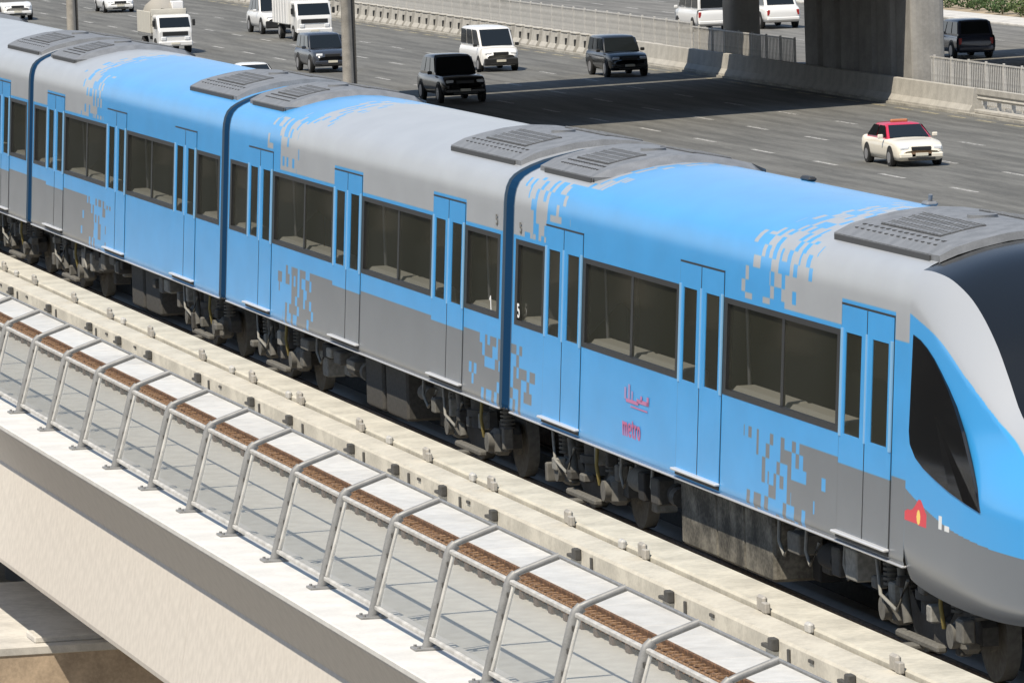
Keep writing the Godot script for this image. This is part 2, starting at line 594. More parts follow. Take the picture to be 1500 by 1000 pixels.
func underfloor(coach: Node3D, z0: float, z1: float, big: Array) -> void:
	# boxes, tanks and pipes hung under the floor between the bogies
	part(coach, "underframe", boxm(Vector3(2.36, 0.10, z1 - z0 + 9.6), 0.0, Vector3(1.35, 0.0, (z0 + z1) * 0.5)), M.under)
	for b in big:
		part(coach, "equipment_box", boxm(Vector3(0.8, b[2], b[1] - b[0]), 0.03, Vector3(0.62, -0.09 - b[2] * 0.5, (b[0] + b[1]) * 0.5)), M[b[3]])
	for row in 3:
		var z := z0 - 0.2 * row
		while z < z1 - 0.2:
			var w := rng.randf_range(0.12, 0.55)
			var busy := false
			for b in big:
				if z + w > b[0] - 0.03 and z < b[1] + 0.03:
					busy = true
			if not busy and z + w < z1:
				var hgt := rng.randf_range(0.12, 0.30 + 0.18 * row)
				var m = [M.dust, M.dust2, M.dust3, M.dust2, M.dust, M.under][rng.randi() % 6]
				var x := 0.20 + 0.22 * row + rng.randf_range(-0.04, 0.06)
				var kind := rng.randf()
				if kind < 0.22:
					part(coach, "air_tank", tubem([Vector3(x + 0.1, -0.32, z), Vector3(x + 0.1, -0.32, z + w)], rng.randf_range(0.08, 0.15), 12), m)
				elif kind < 0.40:
					part(coach, "hose", tubem([Vector3(x, -0.08, z), Vector3(x - 0.03, -0.3, z + w * 0.2), Vector3(x - 0.02, -0.42, z + w * 0.6), Vector3(x + 0.05, -0.2, z + w)], 0.02, 6), M.dust3)
				else:
					part(coach, "equipment_box", boxm(Vector3(0.24, hgt, w), 0.015, Vector3(x + 0.06, -0.06 - hgt * 0.5 - rng.randf_range(0.0, 0.14), z + w * 0.5)), m)
			z += w + rng.randf_range(0.02, 0.14)
	for k in 2:
		part(coach, "pipe", tubem([Vector3(0.26 + 0.1 * k, -0.11 - 0.05 * k, z0), Vector3(0.26 + 0.1 * k, -0.11 - 0.05 * k, z1)], 0.025, 6), M.dust2)

func coach(label: String, z0: float, z1: float, door_c: Array, nose: bool) -> Node3D:
	var c := thing("metro_coach", label, "train car", Vector3.ZERO, 0.0, "coaches of the metro train")
	var length := z1 - z0
	var tex := livery(z0, length, door_c)
	var lm := paint_tex(tex)
	var gap := 0.26
	var s0 := z0 + gap
	var s1 := z1 - (0.0 if nose else gap)
	# openings
	var wins := []
	var edge := z0 + gap + 0.12
	for k in door_c.size():
		wins.append([edge, door_c[k] - 0.86])
		edge = door_c[k] + 0.86
	if not nose:
		wins.append([edge, z1 - gap - 0.12])
	var holes := []
	for w in wins:
		holes.append([w[0], w[1], 0.98, 1.92])
	for d in door_c:
		holes.append([d - 0.70, d - 0.16, 0.98, 1.92])
		holes.append([d + 0.16, d + 0.70, 0.98, 1.92])
	part(c, "body_shell", shell_mesh(s0, s1, holes, z0, length), lm)
	# end walls
	for e in ([s0] if nose else [s0, s1]):
		var st := new_st()
		for i in prof.size() - 1:
			tri(st, Vector3(1.35, 1.2, e), Vector3(prof[i].x, prof[i].y, e), Vector3(prof[i + 1].x, prof[i + 1].y, e))
		part(c, "end_wall", st.commit(), M.silver)
	# windows
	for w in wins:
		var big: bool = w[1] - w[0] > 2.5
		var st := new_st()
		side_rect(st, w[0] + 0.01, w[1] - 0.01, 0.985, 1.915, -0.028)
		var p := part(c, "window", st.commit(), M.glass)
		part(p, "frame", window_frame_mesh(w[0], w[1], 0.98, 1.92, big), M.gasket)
	# doors
	for d in door_c:
		for sg in [-1.0, 1.0]:
			var a: float = d - 0.83 if sg < 0.0 else d + 0.008
			var b: float = d - 0.008 if sg < 0.0 else d + 0.83
			var ha: float = d - 0.69 if sg < 0.0 else d + 0.17
			var hb: float = d - 0.17 if sg < 0.0 else d + 0.69
			var leaf := part(c, "door_leaf", plate_mesh(a, b, 0.10, 2.15, ha, hb, 0.99, 1.91, 0.008, z0, length), lm)
			var st := new_st()
			side_rect(st, ha, hb, 0.99, 1.91, 0.001)
			part(leaf, "pane", st.commit(), M.glass)
		for z in [d - 0.80, d, d + 0.80]:  # pale strips paint the bright glints beside the door panes
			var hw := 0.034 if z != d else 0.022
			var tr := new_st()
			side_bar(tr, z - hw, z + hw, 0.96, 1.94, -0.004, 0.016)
			part(c, "door_glint", tr.commit(), M.edge_glint)
		var gk := new_st()
		side_bar(gk, d - 0.007, d + 0.007, 0.10, 0.97, -0.01, 0.011)
		side_bar(gk, d - 0.007, d + 0.007, 1.93, 2.15, -0.01, 0.011)
		side_bar(gk, d - 0.85, d - 0.835, 0.10, 2.15, -0.01, 0.004)
		side_bar(gk, d + 0.835, d + 0.85, 0.10, 2.15, -0.01, 0.004)
		side_bar(gk, d - 0.85, d + 0.85, 2.152, 2.17, -0.01, 0.006)
		part(c, "door_gasket", gk.commit(), M.gasket)
		part(c, "door_step", boxm(Vector3(0.06, 0.026, 1.72), 0.008, Vector3(-0.024, 0.092, d)), M.stepbar)
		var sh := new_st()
		side_bar(sh, d - 0.84, d + 0.84, 0.035, 0.07, -0.01, 0.012)  # dark strip paints the shadow below the step bar
		part(c, "step_shadow", sh.commit(), M.dust2)
	# sill along the lower edge
	part(c, "sill", boxm(Vector3(0.05, 0.022, s1 - s0), 0.008, Vector3(0.012, -0.006, (s0 + s1) * 0.5)), M.silver)
	# what shows through the glass
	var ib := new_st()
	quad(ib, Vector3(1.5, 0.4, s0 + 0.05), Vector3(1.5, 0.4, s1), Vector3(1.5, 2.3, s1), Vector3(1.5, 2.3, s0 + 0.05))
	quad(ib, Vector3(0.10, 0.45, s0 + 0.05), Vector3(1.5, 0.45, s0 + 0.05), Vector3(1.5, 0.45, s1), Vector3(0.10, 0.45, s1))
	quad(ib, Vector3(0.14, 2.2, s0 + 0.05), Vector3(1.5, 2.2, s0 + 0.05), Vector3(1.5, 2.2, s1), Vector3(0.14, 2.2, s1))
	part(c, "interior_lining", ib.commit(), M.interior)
	for w in wins:
		var ww: float = w[1] - w[0]
		var n := 2 if ww > 2.5 else 1
		for k in n:
			part(c, "seat", boxm(Vector3(0.26, 0.58, ww / n - 0.10), 0.04, Vector3(0.27, 0.77, w[0] + (k + 0.5) * ww / n)), M.seat)
	for d in door_c:
		part(c, "grab_pole", tubem([Vector3(0.5, 0.45, d + 0.25), Vector3(0.5, 2.2, d + 0.25)], 0.02, 6), M.silver)
	# roof units at the ends
	roof_unit(c, z0 + 0.42, z0 + 3.1, false, true)
	if nose:
		roof_unit(c, 12.0, 15.6, true, false)
	else:
		roof_unit(c, z1 - 4.3, z1 - 0.50, true, false)
	bogie(c, z0 + 2.75)
	bogie(c, (15.3 if nose else z1 - 2.75))
	if nose:
		underfloor(c, z0 + 4.4, 13.5, [[6.9, 8.3, 0.66, "dustbox"], [8.32, 9.35, 0.66, "dustbox"], [9.37, 10.4, 0.66, "dustbox"]])
	else:
		underfloor(c, z0 + 4.4, z1 - 4.4, [[z1 - 8.6, z1 - 7.6, 0.62, "dust2"], [z1 - 7.4, z1 - 6.2, 0.62, "dust2"]])
	return c

func gangway(c: Node3D, z: float) -> void:
	# folded bellows between two coaches
	var st := new_st()
	var rings := []
	for k in 9:
		var zz := z - 0.26 + 0.065 * k
		var ins := 0.045 if k % 2 == 0 else 0.015
		var ring := []
		for i in range(1, prof.size() - 1):
			ring.append(Vector3(prof[i].x - profn[i].x * ins, prof[i].y - profn[i].y * ins, zz))
		rings.append(ring)
	loft(st, rings, false, false)
	var g := part(c, "gangway_bellows", st.commit(), M.bellows)
	for e in [-0.25, 0.25]:
		var s2 := new_st()
		var a := []
		var b := []
		for i in range(1, prof.size() - 1):
			var p := prof[i]
			var q := p + profn[i] * 0.004
			var r := p - profn[i] * 0.08
			a.append(Vector3(q.x, q.y, z + e))
			b.append(Vector3(r.x, r.y, z + e))
		for i in a.size() - 1:
			cbox_quadstrip(s2, a[i], a[i + 1], b[i], b[i + 1], 0.02)
		part(g, "rim", s2.commit(), M.bellows_edge)

func cbox_quadstrip(st: SurfaceTool, a: Vector3, a2: Vector3, b: Vector3, b2: Vector3, t: float) -> void:
	var o := Vector3(0, 0, t * 0.5)
	quad(st, a - o, a2 - o, a2 + o, a + o)
	quad(st, a - o, a2 - o, b2 - o, b - o)
	quad(st, a + o, a2 + o, b2 + o, b + o)

# --- the nose of the leading coach
const NZ0 := 15.55
const NZ1 := 21.6
const SHOULDER := [[15.0, 2.60], [15.55, 2.60], [15.85, 2.60], [16.275, 2.545], [16.70, 2.385], [17.196, 2.09], [17.546, 1.79], [17.86, 1.52], [18.3, 1.34], [18.9, 1.12], [19.8, 0.86], [20.8, 0.64], [21.6, 0.52]]
const TILT := [[15.0, 0.107], [15.55, 0.107], [16.275, 0.17], [16.70, 0.23], [17.196, 0.27], [17.6, 0.29], [18.2, 0.30], [21.6, 0.30]]
const HEM := [[15.0, -0.02], [15.30, -0.02], [15.6, -0.12], [16.3, -0.18], [17.1, -0.20], [18.1, -0.19], [19.06, -0.13], [20.2, 0.0], [21.6, 0.15]]
const BAND := [[15.0, 2.30], [15.78, 2.19], [16.47, 2.05], [17.207, 1.758], [17.78, 1.455], [18.193, 1.258], [18.6, 1.06], [19.5, 0.74], [21.6, 0.45]]
const FOOT := [[15.0, 0.0], [16.5, 0.0], [17.207, 0.04], [17.78, 0.13], [18.193, 0.20], [18.6, 0.24], [21.6, 0.26]]
const HEMBLUE := [[13.0, 0.76], [14.97, 0.78], [15.5, 0.70], [15.83, 0.63], [16.5, 0.52], [17.07, 0.46], [18.0, 0.42], [19.0, 0.42], [21.6, 0.42]]

func spline(z: float, knots: Array) -> float:
	var n := knots.size()
	for i in range(1, n):
		if z <= knots[i][0] or i == n - 1:
			var p0: Array = knots[maxi(i - 2, 0)]
			var p1: Array = knots[i - 1]
			var p2: Array = knots[i]
			var p3: Array = knots[mini(i + 1, n - 1)]
			var h: float = p2[0] - p1[0]
			var t: float = clampf((z - p1[0]) / h, 0.0, 1.0)
			var m1: float = (p2[1] - p0[1]) / maxf(p2[0] - p0[0], 0.01) * h
			var m2: float = (p3[1] - p1[1]) / maxf(p3[0] - p1[0], 0.01) * h
			return (2*t*t*t - 3*t*t + 1) * p1[1] + (t*t*t - 2*t*t + t) * m1 + (-2*t*t*t + 3*t*t) * p2[1] + (t*t*t - t*t) * m2
	return knots[n - 1][1]

func inset(z: float) -> float:   # how far the nose narrows in plan
	var t := clampf((z - 17.2) / 4.6, 0.0, 1.0)
	return 0.95 * t * t * t + 0.10 * t

func nose_side(z: float, f: float) -> Vector3:
	var lo := spline(z, HEM)
	var hi := spline(z, SHOULDER)
	var y := lerpf(lo, hi, f)
	var x := LEAN * y + inset(z)
	# the side rolls in under the hem, and the band leans in towards the windscreen edge
	if f < 0.12:
		x += (0.12 - f) * (0.12 - f) * 5.0
	var fc := spline(z, FOOT)
	x += fc * smoothstep(0.7, 1.4, y)
	var foot := minf(lerpf(2.27, spline(z, BAND), clampf((z - 15.55) / 0.9, 0.0, 1.0)), hi - 0.06)
	if y > foot:
		var t := (y - foot) / (hi - foot)
		var flat := clampf((z - 15.55) / 1.1, 0.0, 1.0)
		x += maxf(spline(z, TILT) - fc, 0.02) * lerpf(t * t * t, pow(t, 1.25), flat)
	return Vector3(x, y, z)

func nose_tex() -> ImageTexture:
	var w := 720
	var h := 360
	var img := Image.create_empty(w, h, true, Image.FORMAT_RGB8)
	var blue := BLUE.linear_to_srgb()
	var grey := GREY.linear_to_srgb()
	var silver := SILVER.linear_to_srgb()
	var pale := Color(0.70, 0.71, 0.73).linear_to_srgb()
	var red := Color(0.62, 0.03, 0.05).linear_to_srgb()
	for j in h:
		var y := -0.3 + 3.0 * (1.0 - (j + 0.5) / h)
		for i in w:
			var z := NZ0 - 0.3 + (NZ1 - NZ0 + 0.3) * (i + 0.5) / w
			var c := blue
			if y > spline(z, BAND):
				c = silver
			if y < spline(z, HEMBLUE):
				c = grey
			# red swoosh emblem with a small yellow heart, and the faint grey mark beside it
			var ez := z - 15.83
			var ey := y - 0.46 + ez * 0.02
			if ez > -0.38 and ez < 0.38:
				var top := 0.05 + 0.13 * exp(-pow((ez - 0.17) / 0.16, 2.0))
				if ey > -0.045 and ey < top * (1.0 if ez > -0.2 else (ez + 0.38) / 0.18):
					c = red
				if pow(ez - 0.14, 2.0) * 1.4 + pow(ey - 0.02, 2.0) < 0.0042:
					c = Color(0.93, 0.80, 0.40)
			if (absf(z - 16.62) < 0.05 and absf(y - 0.50) < 0.06) or (absf(z - 16.82) < 0.07 and absf(y - 0.47) < 0.025):
				c = pale
			img.set_pixel(i, j, c)
	img.generate_mipmaps()
	return ImageTexture.create_from_image(img)

func nose_uv(v: Vector3) -> Vector2:
	return Vector2((v.z - NZ0 + 0.3) / (NZ1 - NZ0 + 0.3), 1.0 - (v.y + 0.3) / 3.0)

func build_nose(c: Node3D) -> void:
	var zs := []
	for k in 61:
		zs.append(lerpf(NZ0, NZ1, k / 60.0))
	var fs := []
	for k in 41:
		fs.append(k / 40.0)
	var nm := paint_tex(nose_tex())
	for far in [false, true]:
		var st := SurfaceTool.new()
		st.begin(Mesh.PRIMITIVE_TRIANGLES)
		st.set_smooth_group(0)
		for i in zs.size() - 1:
			for k in fs.size() - 1:
				for e in [[i, k], [i, k + 1], [i + 1, k + 1], [i, k], [i + 1, k + 1], [i + 1, k]]:
					var v := nose_side(zs[e[0]], fs[e[1]])
					st.set_uv(nose_uv(v))
					if far:
						v.x = 2.7 - v.x
					st.add_vertex(v)
		st.generate_normals()
		part(c, "nose_side", st.commit(), nm)
	# black mask and windscreen between the two shoulders
	var sm := SurfaceTool.new()
	sm.begin(Mesh.PRIMITIVE_TRIANGLES)
	sm.set_smooth_group(0)
	var rings := []
	for z in zs:
		var a := nose_side(z, 1.0)
		var ring := []
		for k in 17:
			var t := k / 16.0
			var x := lerpf(a.x, 2.7 - a.x, t)
			var u := t * 2.0 - 1.0
			var bow := (1.0 - u * u)
			var ring_y: float = a.y + 0.235 * bow
			ring.append(Vector3(x, ring_y, z + 0.35 * bow * clampf((z - 16.6) / 2.0, 0.0, 1.0)))
		rings.append(ring)
	for i in rings.size() - 1:
		for k in 16:
			for e in [[i, k], [i, k + 1], [i + 1, k + 1], [i, k], [i + 1, k + 1], [i + 1, k]]:
				sm.add_vertex(rings[e[0]][e[1]])
	sm.generate_normals()
	var mask := part(c, "windscreen_mask", sm.commit(), M.mask)
	# windscreen pane let into the mask
	var wp := new_st()
	var up := Vector3(-0.0, 0.018, 0.012)
	for i in range(24, 46):
		for k in range(2, 14):
			quad(wp, rings[i][k] + up, rings[i][k + 1] + up, rings[i + 1][k + 1] + up, rings[i + 1][k] + up)
	part(mask, "windscreen", smooth(wp), M.cabglass)
	# cab side window
	var out := [[15.69, 2.05], [15.9, 2.02], [16.11, 1.965], [16.32, 1.89], [16.53, 1.79], [16.75, 1.67], [16.96, 1.53], [17.2, 1.34], [17.42, 1.10], [17.62, 0.86], [17.74, 0.70], [17.3, 0.745], [16.9, 0.79], [16.5, 0.85], [16.1, 0.92], [15.85, 0.99], [15.68, 1.09], [15.64, 1.2]]
	var pw := new_st()
	var ctr := Vector3(LEAN * 1.4 + inset(16.4) - 0.012, 1.4, 16.4)
	for k in out.size():
		var p: Array = out[k]
		var q: Array = out[(k + 1) % out.size()]
		var a := Vector3(LEAN * p[1] + inset(p[0]) - 0.012, p[1], p[0])
		var b := Vector3(LEAN * q[1] + inset(q[0]) - 0.012, q[1], q[0])
		tri(pw, ctr, a, b)
		quad(pw, a, b, b + Vector3(0.03, 0, 0), a + Vector3(0.03, 0, 0))
	part(c, "cab_side_window", pw.commit(), M.cabglass)
	# front pilot under the hem
	part(c, "pilot_bar", tubem([Vector3(0.35, -0.26, 18.4), Vector3(0.6, -0.24, 19.6), Vector3(1.35, -0.22, 20.4)], 0.05, 8), M.silver)
	part(c, "front_closing", boxm(Vector3(2.1, 0.30, 3.2), 0.05, Vector3(1.35, -0.05, 17.9)), M.under)
	part(c, "coupler", tubem([Vector3(1.35, -0.40, 17.5), Vector3(1.35, -0.40, 21.4)], 0.10, 12), M.dust2)

# small red lettering on the coach side, as strokes of paint
func stroke_marks(c: Node3D) -> void:
	var pink := mat(Color(0.42, 0.15, 0.30), 0.5)
	var mauve := mat(Color(0.30, 0.22, 0.42), 0.5)
	var up := new_st()
	for s in [[5.42, 5.50, 0.60, 0.72], [5.58, 5.66, 0.60, 0.76], [5.72, 5.78, 0.60, 0.70]]:
		side_rect(up, s[0], s[1], s[2], s[3], 0.004)
	part(c, "upper_lettering", up.commit(), mauve)
	var lo := new_st()
	for s in [[5.50, 6.02, 0.575, 0.61], [5.95, 6.42, 0.60, 0.64], [6.36, 6.44, 0.60, 0.69], [6.10, 6.17, 0.62, 0.68], [5.70, 6.4, 0.535, 0.55]]:
		side_rect(lo, s[0], s[1], s[2], s[3], 0.006)
	part(c, "upper_lettering", lo.commit(), pink)
	var tm := TextMesh.new()
	var f := SystemFont.new()
	f.font_names = PackedStringArray(["Droid Sans"])
	f.font_weight = 700
	tm.font = f
	tm.text = "metro"
	tm.font_size = 32
	tm.pixel_size = 0.0082
	tm.depth = 0.002
	part(c, "lower_lettering", tm, mat(Color(0.44, 0.11, 0.24), 0.5), side(5.75, 0.31, 0.006), Vector3(0, -PI / 2, 0))

func side_digit(c: Node3D, s: String, z: float, y: float, size: float, m: Material, off: float) -> void:
	var tm := TextMesh.new()
	var f := SystemFont.new()
	f.font_names = PackedStringArray(["Droid Sans"])
	f.font_weight = 700
	tm.font = f
	tm.text = s
	tm.font_size = 32
	tm.pixel_size = size / 32.0
	tm.depth = 0.003
	part(c, "coach_number", tm, m, side(z, y, off), Vector3(0, -PI / 2, 0))

func build_train() -> void:
	make_profile()
	var dl := [2.55, 8.25, 14.0]
	var cars := []
	var labels := ["silver grey metro coach at the tail of the train, behind the half blue coach", "metro coach with silver roof end fading by square pixels into a blue half", "middle metro coach, blue end fading by square pixels into a long silver grey body", "leading metro coach with black windscreen mask, silver nose band and red emblem"]
	for k in 3:
		var z0 := -51.0 + 17.0 * k
		var ds := []
		for d in dl:
			ds.append(z0 + d)
		cars.append(coach(labels[k], z0, z0 + 17.0, ds, false))
	var lead := coach(labels[3], 0.0, NZ0, [2.65, 8.42, 14.25], true)
	cars.append(lead)
	build_nose(lead)
	gangway(cars[0], -34.0)
	gangway(cars[1], -17.0)
	gangway(cars[2], 0.0)
	stroke_marks(lead)
	side_digit(cars[2], "1", -0.75, 1.13, 0.22, M.white, 0.012)
	side_digit(lead, "5", 0.62, 1.14, 0.22, M.white, 0.012)
	side_digit(cars[2], "5", -0.55, 2.07, 0.17, M.dust, 0.012)
	side_digit(lead, "5", 0.62, 2.05, 0.17, M.dust, 0.012)
	# roof fittings
	var an := new_st()
	cbox(an, Vector3(1.9, roof_y(1.9) + 0.025, 6.0), Vector3(0.09, 0.05, 0.34), 0.02)
	part(lead, "roof_antenna", an.commit(), M.black)
	var an2 := new_st()
	cbox(an2, Vector3(1.9, roof_y(1.9) + 0.02, 10.3), Vector3(0.12, 0.05, 0.2), 0.02)
	tube(an2, [Vector3(1.9, 2.76, 10.3), Vector3(1.9, 2.89, 10.34)], 0.022, 8)
	part(lead, "roof_antenna", an2.commit(), M.roofgrey)

# ---------------------------------------------------------------- viaduct
const VZ0 := -95.0
const VZ1 := 34.0

func build_viaduct() -> void:
	var v := thing("metro_viaduct", "cream concrete metro viaduct with overhanging coping, carrying the blue train", "viaduct")
	# outer shell of the trough girder
	var near := [[-3.32, -0.97], [-3.34, -0.905], [-3.37, -0.90], [-4.07, -0.90], [-4.10, -0.915], [-4.09, -0.965], [-3.745, -1.59], [-3.75, -1.62], [-3.94, -2.74], [-3.93, -2.80], [-3.87, -2.85], [-1.2, -3.36]]
	var poly := PackedVector2Array()
	for p in near:
		poly.append(Vector2(p[0], p[1]))
	for i in range(near.size() - 1, -1, -1):
		poly.append(Vector2(6.7 - near[i][0], near[i][1]))
	for p in [[8.3, -0.97], [8.3, -1.35], [-1.55, -1.35], [-1.55, -0.97]]:
		poly.append(Vector2(p[0], p[1]))
	var z := VZ0
	while z < VZ1 - 1.0:
		var z2 := minf(z + 24.0, VZ1)
		part(v, "girder_span", prismm(poly, z + 0.004, z2 - 0.004), M.girder)
		z = z2
	# coping strip: paler top on the girder edge
	part(v, "coping", prismm(PackedVector2Array([Vector2(-4.115, -0.885), Vector2(-4.10, -0.875), Vector2(-3.35, -0.875), Vector2(-3.33, -0.89), Vector2(-3.33, -0.93), Vector2(-4.115, -0.93)]), VZ0, VZ1), M.concrete)
	part(v, "walkway_floor", boxm(Vector3(1.55, 0.03, VZ1 - VZ0), 0.0, Vector3(-2.535, -0.955, (VZ0 + VZ1) * 0.5)), M.floor)
	# lower beam beside the cover slabs and the upper beam beside the track
	part(v, "lower_beam", prismm(PackedVector2Array([Vector2(-1.25, -1.3), Vector2(-1.25, -0.535), Vector2(-1.23, -0.51), Vector2(-0.945, -0.50), Vector2(-0.945, -1.3)]), VZ0, VZ1), M.cream2)
	part(v, "upper_beam", prismm(PackedVector2Array([Vector2(-0.905, -1.3), Vector2(-0.905, -0.475), Vector2(-0.885, -0.455), Vector2(-0.49, -0.45), Vector2(-0.465, -0.475), Vector2(-0.465, -1.3)]), VZ0, VZ1), M.cream)
	part(v, "slab_bearer", boxm(Vector3(0.50, 0.5, VZ1 - VZ0), 0.0, Vector3(-1.505, -1.005, (VZ0 + VZ1) * 0.5)), M.floor)
	var smesh := boxm(Vector3(0.54, 0.045, 0.785), 0.008)
	z = -60.0
	while z < VZ1 - 1.0:
		var s := part(v, "cover_slab", smesh, M.slab[rng.randi() % 4], Vector3(-1.527 + rng.randf_range(-0.004, 0.004), -0.724 + rng.randf_range(-0.004, 0.004), z))
		z += 0.80
	# dark blocks painted as shaded recesses and slots on the lower beam, and clamps on the gap
	var recess_st := new_st()
	cbox(recess_st, Vector3(-1.275, -0.62, 0), Vector3(0.05, 0.035, 0.42), 0.006)
	cbox(recess_st, Vector3(-1.285, -0.575, 0.15), Vector3(0.07, 0.11, 0.14), 0.01)
	var recessm := recess_st.commit()
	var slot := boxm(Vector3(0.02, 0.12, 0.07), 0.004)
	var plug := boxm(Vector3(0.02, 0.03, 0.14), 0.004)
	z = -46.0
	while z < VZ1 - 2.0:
		part(v, "shaded_recess", recessm, M.dust2, Vector3(0, rng.randf_range(-0.01, 0.01), z))
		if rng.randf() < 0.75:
			part(v, "shaded_slot", slot, M.dust2, Vector3(-1.258, -0.625, z + rng.randf_range(0.5, 0.9)))
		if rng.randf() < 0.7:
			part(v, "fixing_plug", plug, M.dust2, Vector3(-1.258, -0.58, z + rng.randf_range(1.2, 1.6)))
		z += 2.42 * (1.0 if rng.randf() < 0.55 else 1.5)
	var clamp_st := new_st()
	cbox(clamp_st, Vector3(-0.925, -0.43, 0), Vector3(0.05, 0.15, 0.22), 0.02)
	cbox(clamp_st, Vector3(-0.935, -0.45, 0.16), Vector3(0.05, 0.10, 0.14), 0.01)
	var clampm := clamp_st.commit()
	var bolt := boxm(Vector3(0.06, 0.10, 0.16), 0.02)
	z = -58.0
	while z < VZ1 - 2.0:
		part(v, "beam_clamp", clampm, M.pole, Vector3(0, 0, z))
		if rng.randf() < 0.7:
			part(v, "beam_bolt", bolt, M.lightsteel, Vector3(-0.925, -0.46, z + rng.randf_range(1.0, 2.4)))
		z += rng.randf_range(2.9, 4.4)
	# track
	for tx in [1.35, 5.35]:
		for o in [-0.7175, 0.7175]:
			part(v, "track_plinth", boxm(Vector3(0.55, 0.20, VZ1 - VZ0), 0.02, Vector3(tx + o, -1.25, (VZ0 + VZ1) * 0.5)), M.dust)
			var r := new_st()
			cbox(r, Vector3(tx + o, -0.965, (VZ0 + VZ1) * 0.5), Vector3(0.07, 0.03, VZ1 - VZ0), 0.01)
			cbox(r, Vector3(tx + o, -1.05, (VZ0 + VZ1) * 0.5), Vector3(0.02, 0.16, VZ1 - VZ0))
			cbox(r, Vector3(tx + o, -1.14, (VZ0 + VZ1) * 0.5), Vector3(0.14, 0.02, VZ1 - VZ0))
			part(v, "rail", r.commit(), M.railsteel)
	# far parapet
	part(v, "far_parapet", boxm(Vector3(0.3, 0.55, VZ1 - VZ0), 0.02, Vector3(8.0, -0.70, (VZ0 + VZ1) * 0.5)), M.cream)
	# columns
	for pz in [-48.8, -20.8, 7.2]:
		var st := new_st()
		var rings := []
		for e in [[ROAD - 0.02, 1.75], [-5.2, 1.75], [-4.5, 1.9], [-3.8, 2.6], [-3.34, 3.0]]:
			var ring := []
			for k in 28:
				var a := TAU * k / 28.0
				ring.append(Vector3(3.35 + cos(a) * e[1], e[0], pz + sin(a) * minf(e[1], 2.0)))
			rings.append(ring)
		loft(st, rings)
		var col := part(v, "column", smooth(st), M.pier)

	# cable tray with its brown rusty rungs
	var t := thing("cable_tray", "long rusty brown cable tray running beside the white cover slabs", "cable tray", Vector3(-1.89, -0.94, 0))
	part(t, "side_rail", boxm(Vector3(0.026, 0.09, VZ1 - VZ0), 0.005, Vector3(-0.045, 0.13, (VZ0 + VZ1) * 0.5)), M.rust2)
	part(t, "side_rail", boxm(Vector3(0.03, 0.16, VZ1 - VZ0), 0.005, Vector3(0.065, 0.16, (VZ0 + VZ1) * 0.5)), M.rust)
	for k in 3:
		part(t, "cable", tubem([Vector3(-0.02 + 0.03 * k, 0.165 + 0.012 * (k % 2), VZ0), Vector3(-0.02 + 0.03 * k, 0.165 + 0.012 * (k % 2), VZ1)], 0.017, 8), M.cable if k != 1 else M.rust)
	var rg := new_st()
	var ft := new_st()
	z = -60.0
	while z < VZ1 - 0.2:
		cbox(rg, Vector3(0.008, 0.190 + rng.randf_range(-0.008, 0.008), z), Vector3(0.105, 0.018, 0.075))
		cbox(rg, Vector3(-0.060, 0.125, z + 0.06), Vector3(0.010, 0.08, 0.05))
		z += 0.19
	part(t, "rungs", rg.commit(), M.rust2).set_meta("kind", "stuff")
	z = -60.0
	var fm := boxm(Vector3(0.13, 0.09, 0.14), 0.008)
	while z < VZ1 - 0.2:
		part(t, "foot", fm, M.cable, Vector3(0.01, 0.045, z))
		z += 0.605

	build_railing()

